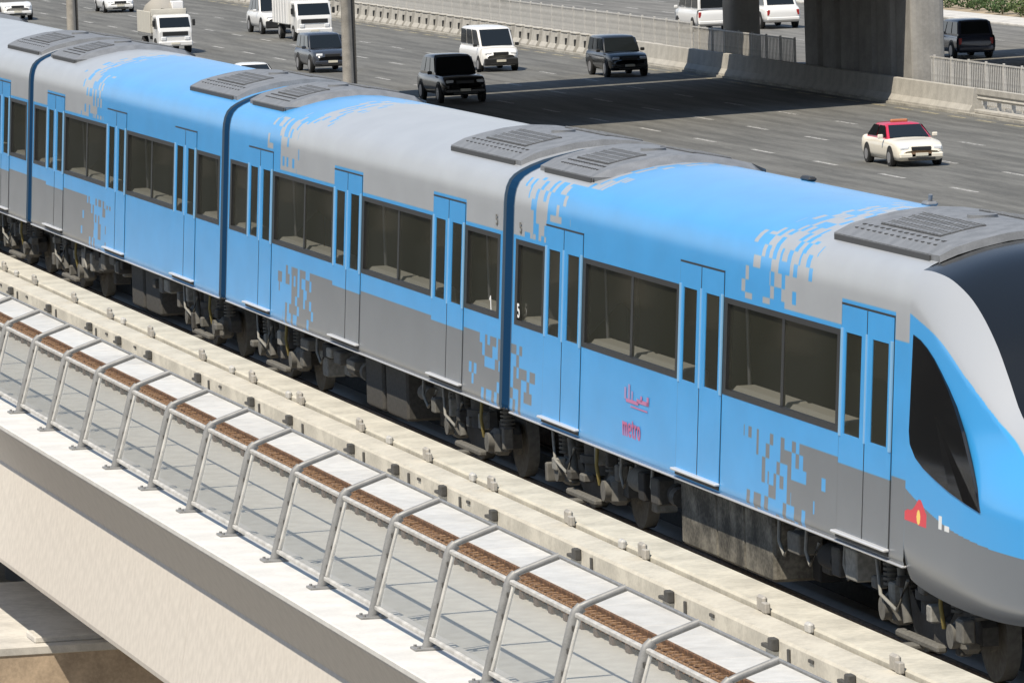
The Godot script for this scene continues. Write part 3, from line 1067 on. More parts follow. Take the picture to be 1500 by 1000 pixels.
func build_railing() -> void:
	var r := thing("safety_railing", "grey steel railing with bent-in post tops and clear panels on the viaduct coping", "railing")
	var zs := []
	var z := 10.15 - 2.42 * 30
	while z < VZ1:
		zs.append(z)
		z += 2.42
	var path := [Vector3(-3.66, -0.87, 0), Vector3(-3.53, -0.40, 0), Vector3(-3.43, -0.03, 0), Vector3(-3.405, 0.03, 0), Vector3(-3.36, 0.07, 0)]
	var arm := tubem([Vector3(-3.41, 0.035, 0), Vector3(-3.36, 0.075, 0), Vector3(-3.30, 0.10, 0), Vector3(-2.97, 0.21, 0)], 0.032, 10)
	var lean := (Vector3(-3.43, -0.03, 0) - Vector3(-3.66, -0.87, 0)).normalized()
	var pm := tubem(path, 0.052, 10, 0.85)
	var base := new_st()
	cbox(base, Vector3(-3.665, -0.864, 0), Vector3(0.26, 0.022, 0.24), 0.004)
	for sx in [-0.09, 0.09]:
		for sz in [-0.08, 0.08]:
			tube(base, [Vector3(-3.665 + sx, -0.86, sz), Vector3(-3.665 + sx, -0.835, sz)], 0.016, 6)
	var basem := base.commit()
	var n := zs.size()
	var L := 2.42
	# panel pieces between two posts, local z from the post
	var low := Vector3(-3.63, -0.775, 0)
	var high := Vector3(-3.415, 0.01, 0)
	var railm := boxm(Vector3(0.045, 0.045, L - 0.12), 0.01)
	var thin := boxm(Vector3(0.03, 0.03, L - 0.02), 0.008)
	var pn := new_st()
	quad(pn, low + Vector3(0, 0, 0.10), low + Vector3(0, 0, L - 0.10), high + Vector3(0, 0, L - 0.10), high + Vector3(0, 0, 0.10))
	var panelm := pn.commit()
	var bar := tubem([low + Vector3(0, 0.03, 0), high - Vector3(0, 0.03, 0)], 0.018, 6)
	var clip := boxm(Vector3(0.03, 0.05, 0.07), 0.006)
	for k in n:
		var p := part(r, "post", pm, M.steel, Vector3(0, 0, zs[k]))
		part(p, "base_plate", basem, M.steel)
		part(p, "arm", arm, M.steel)
		if k == n - 1:
			break
		var zc: float = zs[k] + L * 0.5
		part(r, "bottom_rail", railm, M.lightsteel, Vector3(low.x, low.y, zc))
		part(r, "top_rail", railm, M.lightsteel, Vector3(high.x, high.y, zc))
		part(r, "edge_rail", thin, M.steel, Vector3(-2.97, 0.205, zc))
		var g := part(r, "clear_panel", panelm, M.panel, Vector3(0, 0, zs[k]))
		part(g, "frame_bar", bar, M.lightsteel, Vector3(0, 0, 0.12))
		part(g, "frame_bar", bar, M.lightsteel, Vector3(0, 0, L - 0.12))
		for j in 4:
			var q := low.lerp(high, 0.14 + 0.24 * j)
			part(g, "clip", clip, M.dust2, q + Vector3(-0.005, 0, 0.085))

# ---------------------------------------------------------------- road
func build_road() -> void:
	var g := PlaneMesh.new()
	g.size = Vector2(3000, 3000)
	struct("ground", g, M.ground, Vector3(0, ROAD - 0.03, -400))
	# motorway
	var road := struct("road", boxm(Vector3(32.3, 0.02, 900.0), 0.0, Vector3(44.65, 0.0, -350.0)), M.asphalt, Vector3(0, ROAD - 0.01, 0))
	var dash := boxm(Vector3(0.20, 0.004, 3.0))
	for x in [36.2, 40.05, 43.9, 47.75, 51.6, 55.45]:
		var z := -60.0 - fmod(x, 3.0)
		while z > -370.0:
			part(road, "lane_dash", dash, M.paint, Vector3(x + rng.randf_range(-0.02, 0.02), 0.012, z))
			z -= 8.5
	var blk := boxm(Vector3(0.22, 0.004, 2.2))
	var z2 := -120.0
	while z2 > -370.0:
		part(road, "edge_line", blk, M.paint_yellow, Vector3(60.2, 0.012, z2))
		z2 -= 3.8
	# far carriageway
	var road2 := struct("far_road", boxm(Vector3(21.3, 0.02, 900.0), 0.0, Vector3(76.85, 0.0, -350.0)), M.asphalt2, Vector3(0, ROAD - 0.01, 0))
	for x in [70.5, 74.3, 78.1, 81.9]:
		var z := -150.0 - fmod(x, 4.0)
		while z > -370.0:
			part(road2, "lane_dash", dash, M.paint, Vector3(x, 0.012, z))
			z -= 8.5
	struct("median_strip", boxm(Vector3(5.4, 0.14, 900.0), 0.0, Vector3(63.50, 0.03, -350.0)), M.median, Vector3(0, ROAD, 0))
	struct("pavement", boxm(Vector3(2.6, 0.14, 900.0), 0.03, Vector3(88.8, 0.05, -350.0)), M.paving, Vector3(0, ROAD, 0))
	struct("sand_verge", boxm(Vector3(160.0, 0.10, 900.0), 0.0, Vector3(170.1, 0.02, -350.0)), M.sand, Vector3(0, ROAD, 0))
	# dark asphalt added out of view to darken the coach window reflections
	struct("added_dark_ground", boxm(Vector3(110.0, 0.02, 900.0), 0.0, Vector3(-71.2, 0.0, -350.0)), M.asphalt, Vector3(0, ROAD - 0.01, 0))
	# plaza below the viaduct
	struct("plaza_paving", boxm(Vector3(26.0, 0.06, 100.0), 0.0, Vector3(-3.0, 0.0, -89.4)), M.plaza, Vector3(0, ROAD, 0))

func build_pump_house() -> void:
	# low flat-roofed building beside the viaduct: white roof slab over sandstone walls
	var h := thing("pump_house", "low sandstone building with a flat white roof tucked under the viaduct", "building", Vector3(-6.5, ROAD + 0.03, -15.3))
	part(h, "wall", boxm(Vector3(13.0, 3.56, 6.8), 0.0, Vector3(0, 1.78, 0)), M.brownpave)
	part(h, "roof_slab", boxm(Vector3(13.03, 0.11, 6.83), 0.01, Vector3(0, 3.615, 0)), M.paving)
	part(h, "roof_hatch", boxm(Vector3(0.9, 0.09, 0.7), 0.02, Vector3(3.45, 3.71, 2.8)), M.paving)

func build_reflection_block() -> void:
	# unseen block added outside the view so the coach windows mirror something dark
	var o := thing("added_reflection_block", "long olive-brown block added out of view for the coach windows to mirror", "building", Vector3(-26.0, ROAD, -175.0))
	var wallm := mat(Color(0.15, 0.135, 0.10), 0.9)
	part(o, "wall", boxm(Vector3(11.0, 8.6, 330.0), 0.0, Vector3(0, 4.3, 0)), wallm)
	part(o, "roof", boxm(Vector3(11.8, 0.4, 330.8), 0.0, Vector3(0, 8.8, 0)), wallm)
	var pier := boxm(Vector3(0.5, 8.5, 1.2), 0.0, Vector3(5.7, 4.25, 0))
	var win := boxm(Vector3(0.06, 1.8, 4.6))
	for k in 48:
		var z := -161.0 + 6.8 * k
		part(o, "pillar", pier, wallm, Vector3(0, 0, z))
		for y in [1.9, 5.6]:
			part(o, "window", win, M.carglass, Vector3(5.52, y, z + 3.4))

# jersey profile (x across, y up)
func jersey(hgt: float) -> PackedVector2Array:
	return PackedVector2Array([Vector2(-0.34, 0), Vector2(-0.34, 0.08), Vector2(-0.20, 0.30), Vector2(-0.11, hgt - 0.02), Vector2(-0.09, hgt), Vector2(0.09, hgt), Vector2(0.11, hgt - 0.02), Vector2(0.20, 0.30), Vector2(0.34, 0.08), Vector2(0.34, 0)])

func build_median() -> void:
	# continuous barrier that shields the overpass piers
	var b := thing("pier_barrier", "continuous smooth concrete barrier wall in front of the overpass piers", "barrier", Vector3(61.25, ROAD + 0.1, 0))
	var z := -181.5
	while z > -232.0:
		part(b, "barrier_length", prismm(jersey(0.98), z - 4.99, z), M.barrier)
		z -= 5.0
	# loose precast blocks further along
	var bl := new_st()
	var pts := jersey(0.86)
	prism(bl, pts, -0.76, 0.76)
	cbox(bl, Vector3(0, 0.93, 0), Vector3(0.30, 0.12, 1.3), 0.05)
	var blm := bl.commit()
	var gapm := boxm(Vector3(0.10, 0.34, 0.26), 0.02)  # dark box painted for the shaded gap between neighbouring blocks
	z = -233.4
	var k := 0
	while z > -352.0:
		var o := part(self, numbered("barrier_block"), blm, M.barrier, Vector3(61.3 + rng.randf_range(-0.03, 0.03), ROAD + 0.1, z), Vector3(0, rng.randf_range(-0.02, 0.02), 0))
		part(o, "gap_shade", gapm, M.dark, Vector3(-0.17, 0.47, 0.62))
		tag(o, "pale precast concrete barrier block in the spaced row beside the mesh fence", "barrier block", "precast blocks along the median")
		z -= 2.05
		k += 1
	# mesh fence along the median
	var spans := [[-176.0, -191.0, "pale slatted metal fence on the median beside the lit end of the overpass pier"], [-212.0, -230.0, "slatted metal fence on the median between the two overpass piers"], [-234.0, -352.0, "long pale mesh fence behind the row of precast barrier blocks"]]
	for s in spans:
		var f := thing("median_fence", s[2], "fence", Vector3(63.2 if s[0] < -230.0 else 62.2, ROAD + 0.1, 0))
		var zz: float = s[0]
		var post := boxm(Vector3(0.09, 1.95, 0.09), 0.01, Vector3(0, 0.975, 0))
		var bars := new_st()
		var rail := new_st()
		while zz > s[1]:
			part(f, "fence_post", post, M.lightsteel, Vector3(0, 0, zz))
			for j in 9:
				var q := zz - 0.24 * (j + 1)
				if q > s[1]:
					cbox(bars, Vector3(0, 1.0, q), Vector3(0.035, 1.75, 0.055))
			zz -= 2.4
		var len: float = s[0] - s[1]
		part(f, "fence_bars", bars.commit(), M.lightsteel).set_meta("kind", "stuff")
		for y in [0.16, 1.86]:
			part(f, "fence_rail", boxm(Vector3(0.06, 0.06, len), 0.0, Vector3(0, y, (s[0] + s[1]) * 0.5)), M.lightsteel)
	# guardrail with its pale end box at the right
	var gr := thing("guardrail", "pale corrugated guardrail on short posts where the smooth barrier wall ends", "guardrail", Vector3(61.25, ROAD + 0.1, -181.2))
	var w := PackedVector2Array([Vector2(-0.04, 0.52), Vector2(-0.10, 0.60), Vector2(-0.04, 0.68), Vector2(-0.10, 0.76), Vector2(-0.10, 0.98), Vector2(0.02, 1.0), Vector2(0.02, 0.50)])
	part(gr, "beam", prismm(w, 0.0, 26.0), M.barrier)
	for q in 14:
		part(gr, "rail_post", boxm(Vector3(0.14, 0.9, 0.12), 0.01, Vector3(0.12, 0.45, 0.4 + q * 1.9)), M.lightsteel)
	part(gr, "kerb_beam", boxm(Vector3(0.45, 0.16, 26.0), 0.03, Vector3(0, 0.08, 13.0)), M.barrier)

func build_overpass() -> void:
	var o := thing("road_overpass", "concrete road overpass with a broad grooved wall pier and a slim pier in the median", "bridge")
	# two decks side by side, skewed to the motorway; they stand above the picture
	for d in [[-188.4, -214.3], [-216.0, -221.6]]:
		var st := new_st()
		var x0 := 11.0
		var x1 := 150.0
		var sk := -0.42
		var c := []
		for x in [x0, x1]:
			for z in [d[0], d[1]]:
				c.append(Vector3(x, 0, z + sk * (x - 53.0)))
		# order: x0 near, x0 far, x1 near, x1 far
		for y in [-1.3, 0.5]:
			var u := Vector3(0, y, 0)
			quad(st, c[0] + u, c[2] + u, c[3] + u, c[1] + u)
		for e in [[0, 2], [2, 3], [3, 1], [1, 0]]:
			quad(st, c[e[0]] + Vector3(0, -1.3, 0), c[e[1]] + Vector3(0, -1.3, 0), c[e[1]] + Vector3(0, 0.5, 0), c[e[0]] + Vector3(0, 0.5, 0))
		var deck := part(o, "deck", st.commit(), M.pier)
		for e in [[0, 2], [1, 3]]:
			var p2 := new_st()
			var a: Vector3 = c[e[0]]
			var b: Vector3 = c[e[1]]
			var t := 0.12
			var w := Vector3(0, 0, t)
			quad(p2, a - w + Vector3(0, 0.5, 0), b - w + Vector3(0, 0.5, 0), b - w + Vector3(0, 1.3, 0), a - w + Vector3(0, 1.3, 0))
			quad(p2, a + w + Vector3(0, 0.5, 0), b + w + Vector3(0, 0.5, 0), b + w + Vector3(0, 1.3, 0), a + w + Vector3(0, 1.3, 0))
			quad(p2, a - w + Vector3(0, 1.3, 0), b - w + Vector3(0, 1.3, 0), b + w + Vector3(0, 1.3, 0), a + w + Vector3(0, 1.3, 0))
			part(deck, "parapet", p2.commit(), M.barrier)
	# broad wall pier with vertical flutes
	var hgt := -1.3 - (ROAD + 0.1)
	var px := 62.36
	var plan := []
	var zn := -191.9
	var zf := -206.5
	for k in 9:
		var a := PI * k / 8.0
		plan.append(Vector2(px - cos(a) * 0.72, zn + sin(a) * 0.20))
	var q := zn
	var side_pts := []
	while q > zf:
		side_pts.append([q - 0.15, 0.72])
		side_pts.append([q - 2.1, 0.72])
		side_pts.append([q - 2.2, 0.55])
		side_pts.append([q - 2.75, 0.55])
		q -= 2.85
	for s in side_pts:
		plan.append(Vector2(px + s[1], s[0]))
	for i in range(side_pts.size() - 1, -1, -1):
		plan.append(Vector2(px - side_pts[i][1], side_pts[i][0]))
	var st2 := new_st()
	for i in plan.size():
		var a: Vector2 = plan[i]
		var b: Vector2 = plan[(i + 1) % plan.size()]
		quad(st2, Vector3(a.x, ROAD + 0.1, a.y), Vector3(b.x, ROAD + 0.1, b.y), Vector3(b.x, -1.3, b.y), Vector3(a.x, -1.3, a.y))
	part(o, "wall_pier", st2.commit(), M.pier)
	var st3 := new_st()
	var rings := []
	for y in [ROAD + 0.1, -1.3]:
		var ring := []
		for k in 24:
			var a := TAU * k / 24.0
			ring.append(Vector3(63.95 + signf(cos(a)) * pow(absf(cos(a)), 0.5) * 0.76, y, -227.6 + signf(sin(a)) * pow(absf(sin(a)), 0.5) * 1.0))
		rings.append(ring)
	loft(st3, rings)
	part(o, "slim_pier", smooth(st3), M.pier)
	# outer piers that carry the decks beside the motorway
	for e in [[13.0, -170.0], [13.0, -188.0], [97.0, -215.0], [97.0, -231.0]]:
		part(o, "outer_pier", boxm(Vector3(1.6, hgt, 5.0), 0.2, Vector3(e[0], ROAD + 0.1 + hgt * 0.5, e[1])), M.pier)

func lamp_post(x: float, z: float, label: String) -> void:
	var p := thing("street_lamp", label, "lamp post", Vector3(x, ROAD - 0.02, z), 0.0, "lamp posts beside the motorway")
	var st := new_st()
	var rings := []
	for e in [[0.0, 0.17], [6.0, 0.15], [14.0, 0.10]]:
		var ring := []
		for k in 12:
			var a := TAU * k / 12.0
			ring.append(Vector3(cos(a) * e[1], e[0], sin(a) * e[1]))
		rings.append(ring)
	loft(st, rings)
	part(p, "pole", smooth(st), M.pole)
	part(p, "arm", tubem([Vector3(0, 13.9, 0), Vector3(0.8, 14.5, 0), Vector3(2.4, 14.8, 0)], 0.06, 8), M.pole)
	part(p, "lamp_head", boxm(Vector3(0.9, 0.14, 0.32), 0.05, Vector3(2.7, 14.78, 0)), M.steel)
	part(p, "base_plate", boxm(Vector3(0.6, 0.06, 0.6), 0.02, Vector3(0, 0.03, 0)), M.steel)
	var cab := new_st()
	cbox(cab, Vector3(0.17, 7.0, 0), Vector3(0.10, 13.0, 0.06))  # dark strip colours in the shaded side of the pole
	part(p, "shade_strip", cab.commit(), M.dust2)

# ---------------------------------------------------------------- vehicles
# local: +z is forward, y = 0 the road
func body_ring(z: float, w: float, lo: float, belt: float) -> Array:
	var half := [[w * 0.82, lo], [w * 0.95, lo + 0.05], [w * 0.995, lerpf(lo, belt, 0.30)], [w, lerpf(lo, belt, 0.55)], [w * 0.985, lerpf(lo, belt, 0.78)], [w * 0.945, belt - 0.05], [w * 0.88, belt - 0.012], [w * 0.6, belt + 0.015], [w * 0.25, belt + 0.03]]
	var r := []
	for p in half:
		r.append(Vector3(-p[0], p[1], z))
	for i in range(half.size() - 1, -1, -1):
		r.append(Vector3(half[i][0], half[i][1], z))
	return r

# spec keys: L W H belt hood nose cab(z of windscreen base) rake rear tail lo
func vehicle(n: String, label: String, category: String, at: Vector3, turn: float, s: Dictionary, col: Material, roof_col: Material, group: String) -> Node3D:
	var c := thing(n, label, category, at, turn, group)
	var L: float = s.L
	var W: float = s.W * 0.5
	var H: float = s.H
	var belt: float = s.belt
	var lo: float = s.lo
	var zf := L * 0.5
	var zr := -L * 0.5
	var wb: float = s.cab            # windscreen base
	var wt: float = s.cab - s.rake   # windscreen top
	var rt: float = s.rear           # rear roof edge
	var rb: float = s.tail           # rear window base
	var st := new_st()
	var hood: float = s.hood
	var stations := [[zr - 0.02, W * 0.74, lo + 0.22, s.deck - 0.30], [zr + 0.02, W * 0.88, lo + 0.10, s.deck - 0.13], [zr + 0.10, W * 0.95, lo + 0.05, s.deck - 0.03], [zr + 0.25, W * 0.985, lo, s.deck], [rb - 0.02, W, lo, s.deck + 0.01], [rb, W, lo, belt], [lerpf(rb, wb, 0.5), W, lo, belt], [wb - 0.02, W, lo, belt], [wb + 0.02, W, lo, lerpf(belt, hood, 0.3)], [lerpf(wb, zf, 0.5), W * 0.995, lo, hood + 0.01], [zf - 0.40, W * 0.97, lo, hood - 0.02], [zf - 0.20, W * 0.94, lo, hood - 0.07], [zf - 0.08, W * 0.90, lo + 0.03, hood - 0.13], [zf - 0.01, W * 0.84, lo + 0.08, hood - 0.22], [zf + 0.04, W * 0.72, lo + 0.16, hood - 0.34]]
	var rings := []
	for e in stations:
		rings.append(body_ring(e[0], e[1], e[2], e[3]))
	loft(st, rings)
	part(c, "body", smooth(st), col)
	# cabin
	var bw := W * 0.90
	var tw: float = W * s.get("tumble", 0.74)
	var yb := belt - 0.03
	var A := [Vector3(-bw, yb, rb), Vector3(-bw, yb, wb), Vector3(-tw, H - 0.05, wt), Vector3(-tw, H - 0.05, rt)]
	var mir := func(v: Vector3) -> Vector3: return Vector3(-v.x, v.y, v.z)
	var cr := []
	var cst := [[rb, 0.0], [lerpf(rb, rt, 0.5), 0.50], [lerpf(rb, rt, 0.92), 0.92], [lerpf(rt, wt, 0.08), 1.0], [lerpf(rt, wt, 0.5), 1.02], [lerpf(rt, wt, 0.92), 1.0], [lerpf(wb, wt, 0.92), 0.92], [lerpf(wb, wt, 0.5), 0.50], [wb, 0.0]]
	for e in cst:
		var f: float = e[1]
		var top := lerpf(yb, H - 0.045, f)
		var hw: float = lerpf(bw, tw, minf(f, 1.0))
		var ring := [Vector3(-bw, yb - 0.02, e[0])]
		for k in 4:
			var g := k / 3.0
			ring.append(Vector3(-lerpf(bw, hw, g), lerpf(yb, top - 0.03 * f, g), e[0]))
		var crown := 1.0 if f > 0.97 else 0.0
		ring.append(Vector3(-hw * 0.90, top + 0.012 * crown, e[0]))
		ring.append(Vector3(-hw * 0.45, top + 0.035 * crown, e[0]))
		for k in range(ring.size() - 1, -1, -1):
			ring.append(mir.call(ring[k]))
		cr.append(ring)
	var cab := new_st()
	loft(cab, cr, false, false)
	part(c, "cabin", smooth(cab), roof_col)
	# glass
	var glassq := func(nm: String, q: Array, iu: float, iv0: float, iv1: float, u0: float, u1: float) -> void:
		var p00: Vector3 = q[0]
		var p10: Vector3 = q[1]
		var p11: Vector3 = q[2]
		var p01: Vector3 = q[3]
		var at2 := func(u: float, v: float) -> Vector3: return p00.lerp(p10, u).lerp(p01.lerp(p11, u), v)
		var nn: Vector3 = (p10 - p00).cross(p01 - p00).normalized()
		if nn.dot((p00 + p10 + p11 + p01) * 0.25 - Vector3(0, belt, (rb + wb) * 0.5)) < 0.0:
			nn = -nn
		var g := new_st()
		var o := nn * 0.03
		quad(g, at2.call(u0 + iu, iv0) + o, at2.call(u1 - iu, iv0) + o, at2.call(u1 - iu, iv1) + o, at2.call(u0 + iu, iv1) + o)
		part(c, nm, g.commit(), M.carglass)
	glassq.call("windscreen", [A[1], mir.call(A[1]), mir.call(A[2]), A[2]], 0.05, 0.06, 0.90, 0.0, 1.0)
	glassq.call("rear_window", [A[0], mir.call(A[0]), mir.call(A[3]), A[3]], 0.08, 0.12, 0.90, 0.0, 1.0)
	var nwin: int = s.get("nwin", 2)
	for sd in [0, 1]:
		var q := A if sd == 0 else [mir.call(A[0]), mir.call(A[1]), mir.call(A[2]), mir.call(A[3])]
		for k in nwin:
			if s.get("panel_van", false) and k < nwin - 1:
				continue
			glassq.call("side_window", q, 0.022, 0.14, 0.90, float(k) / nwin, float(k + 1) / nwin)
	# wheels
	var wr: float = s.wheel
	for z in [zr + s.rax, zf - s.fax]:
		for sx in [-1.0, 1.0]:
			var arch := new_st()
			discx(arch, Vector3(sx * (W - 0.045), wr + 0.03, z), wr + 0.07, 0.10, 22)
			part(c, "wheel_arch", arch.commit(), M.black)
			var wst := new_st()
			discx(wst, Vector3(sx * (W - 0.08), wr, z), wr, 0.22, 22)
			var wh := part(c, "wheel", wst.commit(), M.tyre)
			var rim := new_st()
			discx(rim, Vector3(sx * (W + 0.025), wr, z), wr * 0.62, 0.03, 16)
			part(wh, "rim", rim.commit(), M.rim)
	# front
	var fy := hood - 0.24
	for sx in [-1.0, 1.0]:
		part(c, "headlight", boxm(Vector3(0.34, 0.15, 0.14), 0.04, Vector3(sx * W * 0.66, fy, zf - 0.05)), M.lamp)
		part(c, "tail_light", boxm(Vector3(0.16, 0.30, 0.08), 0.02, Vector3(sx * W * 0.80, s.deck - 0.28, zr + 0.03)), M.redlamp)
		var mr := new_st()
		cbox(mr, Vector3(sx * (W + 0.10), belt + 0.08, wb - 0.25), Vector3(0.20, 0.15, 0.10), 0.03)
		part(c, "mirror", mr.commit(), col if not s.get("dark_mirror", false) else M.black)
	part(c, "grille", boxm(Vector3(W * 0.80, 0.15, 0.08), 0.02, Vector3(0, fy - 0.02, zf + 0.01)), M.black)
	part(c, "bumper", boxm(Vector3(W * 1.78, s.get("bump", 0.20), 0.20), 0.05, Vector3(0, lo + 0.20, zf - 0.02)), s.get("bumper_mat", col))
	part(c, "air_intake", boxm(Vector3(W * 1.1, 0.10, 0.06), 0.02, Vector3(0, lo + 0.09, zf + 0.06)), M.black)
	part(c, "number_plate", boxm(Vector3(0.46, 0.11, 0.03), 0.005, Vector3(0, lo + 0.24, zf + 0.095)), M.plate)
	part(c, "rear_bumper", boxm(Vector3(W * 1.78, 0.2, 0.16), 0.05, Vector3(0, lo + 0.20, zr + 0.02)), s.get("bumper_mat", col))
	return c

func at_px_ground(x: float, z: float) -> Vector3:
	return Vector3(x, ROAD + 0.004, z)

var SEDAN := {"L": 4.7, "W": 1.82, "H": 1.47, "belt": 0.95, "hood": 0.90, "deck": 0.98, "cab": 0.95, "rake": 0.75, "rear": -1.15, "tail": -1.75, "lo": 0.20, "wheel": 0.32, "fax": 0.88, "rax": 0.95, "tumble": 0.70}
var SUV := {"L": 4.7, "W": 1.92, "H": 1.86, "belt": 1.12, "hood": 1.10, "deck": 1.12, "cab": 0.85, "rake": 0.55, "rear": -2.05, "tail": -2.30, "lo": 0.30, "wheel": 0.40, "fax": 0.90, "rax": 0.90, "tumble": 0.80, "nwin": 3}
var VAN := {"L": 5.0, "W": 1.85, "H": 2.10, "belt": 1.18, "hood": 1.12, "deck": 1.18, "cab": 1.75, "rake": 0.75, "rear": -2.35, "tail": -2.45, "lo": 0.28, "wheel": 0.34, "fax": 0.85, "rax": 0.95, "tumble": 0.86, "nwin": 3}
var PICKUP := {"L": 5.5, "W": 2.02, "H": 2.04, "belt": 1.20, "hood": 1.18, "deck": 1.15, "cab": 0.95, "rake": 0.55, "rear": -1.7, "tail": -2.3, "lo": 0.34, "wheel": 0.42, "fax": 0.92, "rax": 1.10, "tumble": 0.80, "nwin": 3}

func build_vehicles() -> void:
	var g := "traffic on the motorway"
	var white := paint(Color(0.74, 0.74, 0.73))
	var cream := paint(Color(0.76, 0.71, 0.60))
	var black := paint(Color(0.012, 0.013, 0.014))
	var navy := paint(Color(0.030, 0.036, 0.060))
	var charcoal := paint(Color(0.035, 0.040, 0.052))
	var red := paint(Color(0.52, 0.025, 0.06))
	# taxi: front centre at x 50.0, z -151.5
	var taxi := vehicle("taxi", "cream taxi with red roof driving alone on the open lanes", "taxi", at_px_ground(50.05, -154.2), 0.0, SEDAN, cream, red, g)
	var sg := new_st()
	cbox(sg, Vector3(0, 1.51, -0.35), Vector3(0.62, 0.11, 0.18), 0.03)
	part(taxi, "roof_sign", sg.commit(), mat(Color(0.42, 0.17, 0.08), 0.5))
	part(taxi, "lower_grille", boxm(Vector3(0.75, 0.16, 0.06), 0.02, Vector3(0, 0.42, 2.40)), mat(Color(0.16, 0.10, 0.06), 0.6))
	var vs := SUV.duplicate()
	vs.dark_mirror = true
	vehicle("black_suv", "glossy black sport utility vehicle driving beside the median barrier", "suv", at_px_ground(57.6, -226.4), 0.0, vs, black, black, g)
	var pk := PICKUP.duplicate()
	pk.dark_mirror = true
	vehicle("black_suv", "large black four-wheel-drive in the overpass shadow right behind the train roof", "suv", at_px_ground(46.1, -210.4), 0.0, pk, black, black, g)
	var vv := VAN.duplicate()
	vv.bumper_mat = M.black
	vv.bump = 0.34
	vv.dark_mirror = true
	vehicle("white_van", "white passenger van with black bumper just behind the large black four-wheel-drive", "van", at_px_ground(53.9, -237.0), 0.0, vv, white, white, g)
	vehicle("dark_suv", "dark slate sport utility vehicle beside the lamp post, in front of the box truck", "suv", at_px_ground(47.0, -243.2), 0.0, SUV, charcoal, charcoal, g)
	var wp := PICKUP.duplicate()
	wp.bumper_mat = M.black
	wp.bump = 0.42
	vehicle("white_suv", "white four-wheel-drive with black grille and bumper beside the white box truck", "suv", at_px_ground(53.9, -291.6), 0.0, wp, white, white, g)
	vehicle("white_car", "white car whose roof alone shows above the train, in front of the dark slate vehicle", "car", at_px_ground(39.6, -222.6), 0.0, SEDAN, white, white, g)
	vehicle("white_car", "white car farther up the road beyond the flatbed truck with the tarpaulin load", "car", at_px_ground(52.0, -333.4), 0.0, SEDAN, white, white, g)
	vehicle("white_suv", "white off-roader with dark rear seen just above the tail of the train", "suv", at_px_ground(44.6, -327.0), 0.0, SUV, white, white, g)
	var go := "traffic on the far carriageway"
	vehicle("navy_suv", "dark navy sport utility vehicle on the far road beyond the slatted fence", "suv", at_px_ground(75.2, -229.2), PI, SUV, navy, navy, go)
	vehicle("white_van", "white van on the far road between the mesh fence end and the slim overpass pier", "van", at_px_ground(73.4, -271.0), PI, VAN, white, white, go)
	vehicle("white_pickup", "white vehicle half hidden behind the slim overpass pier", "pickup", at_px_ground(77.2, -271.0), PI, PICKUP, white, white, go)
	vehicle("white_van", "white van on the far road beyond the long mesh fence", "van", at_px_ground(71.8, -316.5), PI, VAN, white, white, go)
	box_truck(at_px_ground(53.6, -281.0), white)
	flatbed(at_px_ground(44.3, -271.5), white)

func truck_cab(c: Node3D, zf: float, W: float, H: float, col: Material) -> void:
	# a forward-control cab: zf is the front face
	var st := new_st()
	var ring := func(z: float, w: float, y0: float, y1: float) -> Array:
		return [Vector3(-w, y0, z), Vector3(-w, y1 - 0.1, z), Vector3(-w + 0.1, y1, z), Vector3(w - 0.1, y1, z), Vector3(w, y1 - 0.1, z), Vector3(w, y0, z)]
	loft(st, [ring.call(zf - 1.7, W, 0.5, H), ring.call(zf - 0.45, W, 0.5, H), ring.call(zf - 0.05, W * 0.98, 0.5, 1.35), ring.call(zf, W * 0.95, 0.5, 1.20)])
	var b := part(c, "cab", st.commit(), col)
	var g := new_st()
	var zl := zf - 0.05 - 0.4 * 0.05 / (H - 1.35) + 0.02
	var zh := zf - 0.45 + 0.4 * 0.14 / (H - 1.35) + 0.02
	quad(g, Vector3(-W * 0.90, 1.40, zl), Vector3(W * 0.90, 1.40, zl), Vector3(W * 0.86, H - 0.14, zh), Vector3(-W * 0.86, H - 0.14, zh))
	part(b, "windscreen", g.commit(), M.carglass)
	for sx in [-1.0, 1.0]:
		var sw := new_st()
		var x: float = sx * (W + 0.006)
		quad(sw, Vector3(x, 1.32, zf - 1.35), Vector3(x, 1.32, zf - 0.42), Vector3(x, H - 0.18, zf - 0.62), Vector3(x, H - 0.18, zf - 1.35))
		part(b, "side_window", sw.commit(), M.carglass)
		part(b, "headlight", boxm(Vector3(0.28, 0.18, 0.10), 0.03, Vector3(sx * W * 0.70, 0.82, zf)), M.lamp)
		part(b, "mirror", boxm(Vector3(0.16, 0.34, 0.08), 0.03, Vector3(sx * (W + 0.16), 1.62, zf - 0.35)), M.black)
	part(b, "grille", boxm(Vector3(W * 1.5, 0.22, 0.05), 0.02, Vector3(0, 1.07, zf + 0.01)), M.black)
	part(b, "bumper", boxm(Vector3(W * 2.02, 0.26, 0.22), 0.05, Vector3(0, 0.55, zf - 0.02)), col)
	part(b, "number_plate", boxm(Vector3(0.46, 0.11, 0.03), 0.005, Vector3(0, 0.56, zf + 0.10)), M.plate)

func truck_wheels(c: Node3D, zs: Array, W: float) -> void:
	for z in zs:
		for sx in [-1.0, 1.0]:
			var wst := new_st()
			discx(wst, Vector3(sx * (W - 0.14), 0.42, z), 0.42, 0.26, 22)
			var wh := part(c, "wheel", wst.commit(), M.tyre)
			var rim := new_st()
			discx(rim, Vector3(sx * W, 0.42, z), 0.22, 0.03, 14)
			part(wh, "rim", rim.commit(), M.rim)

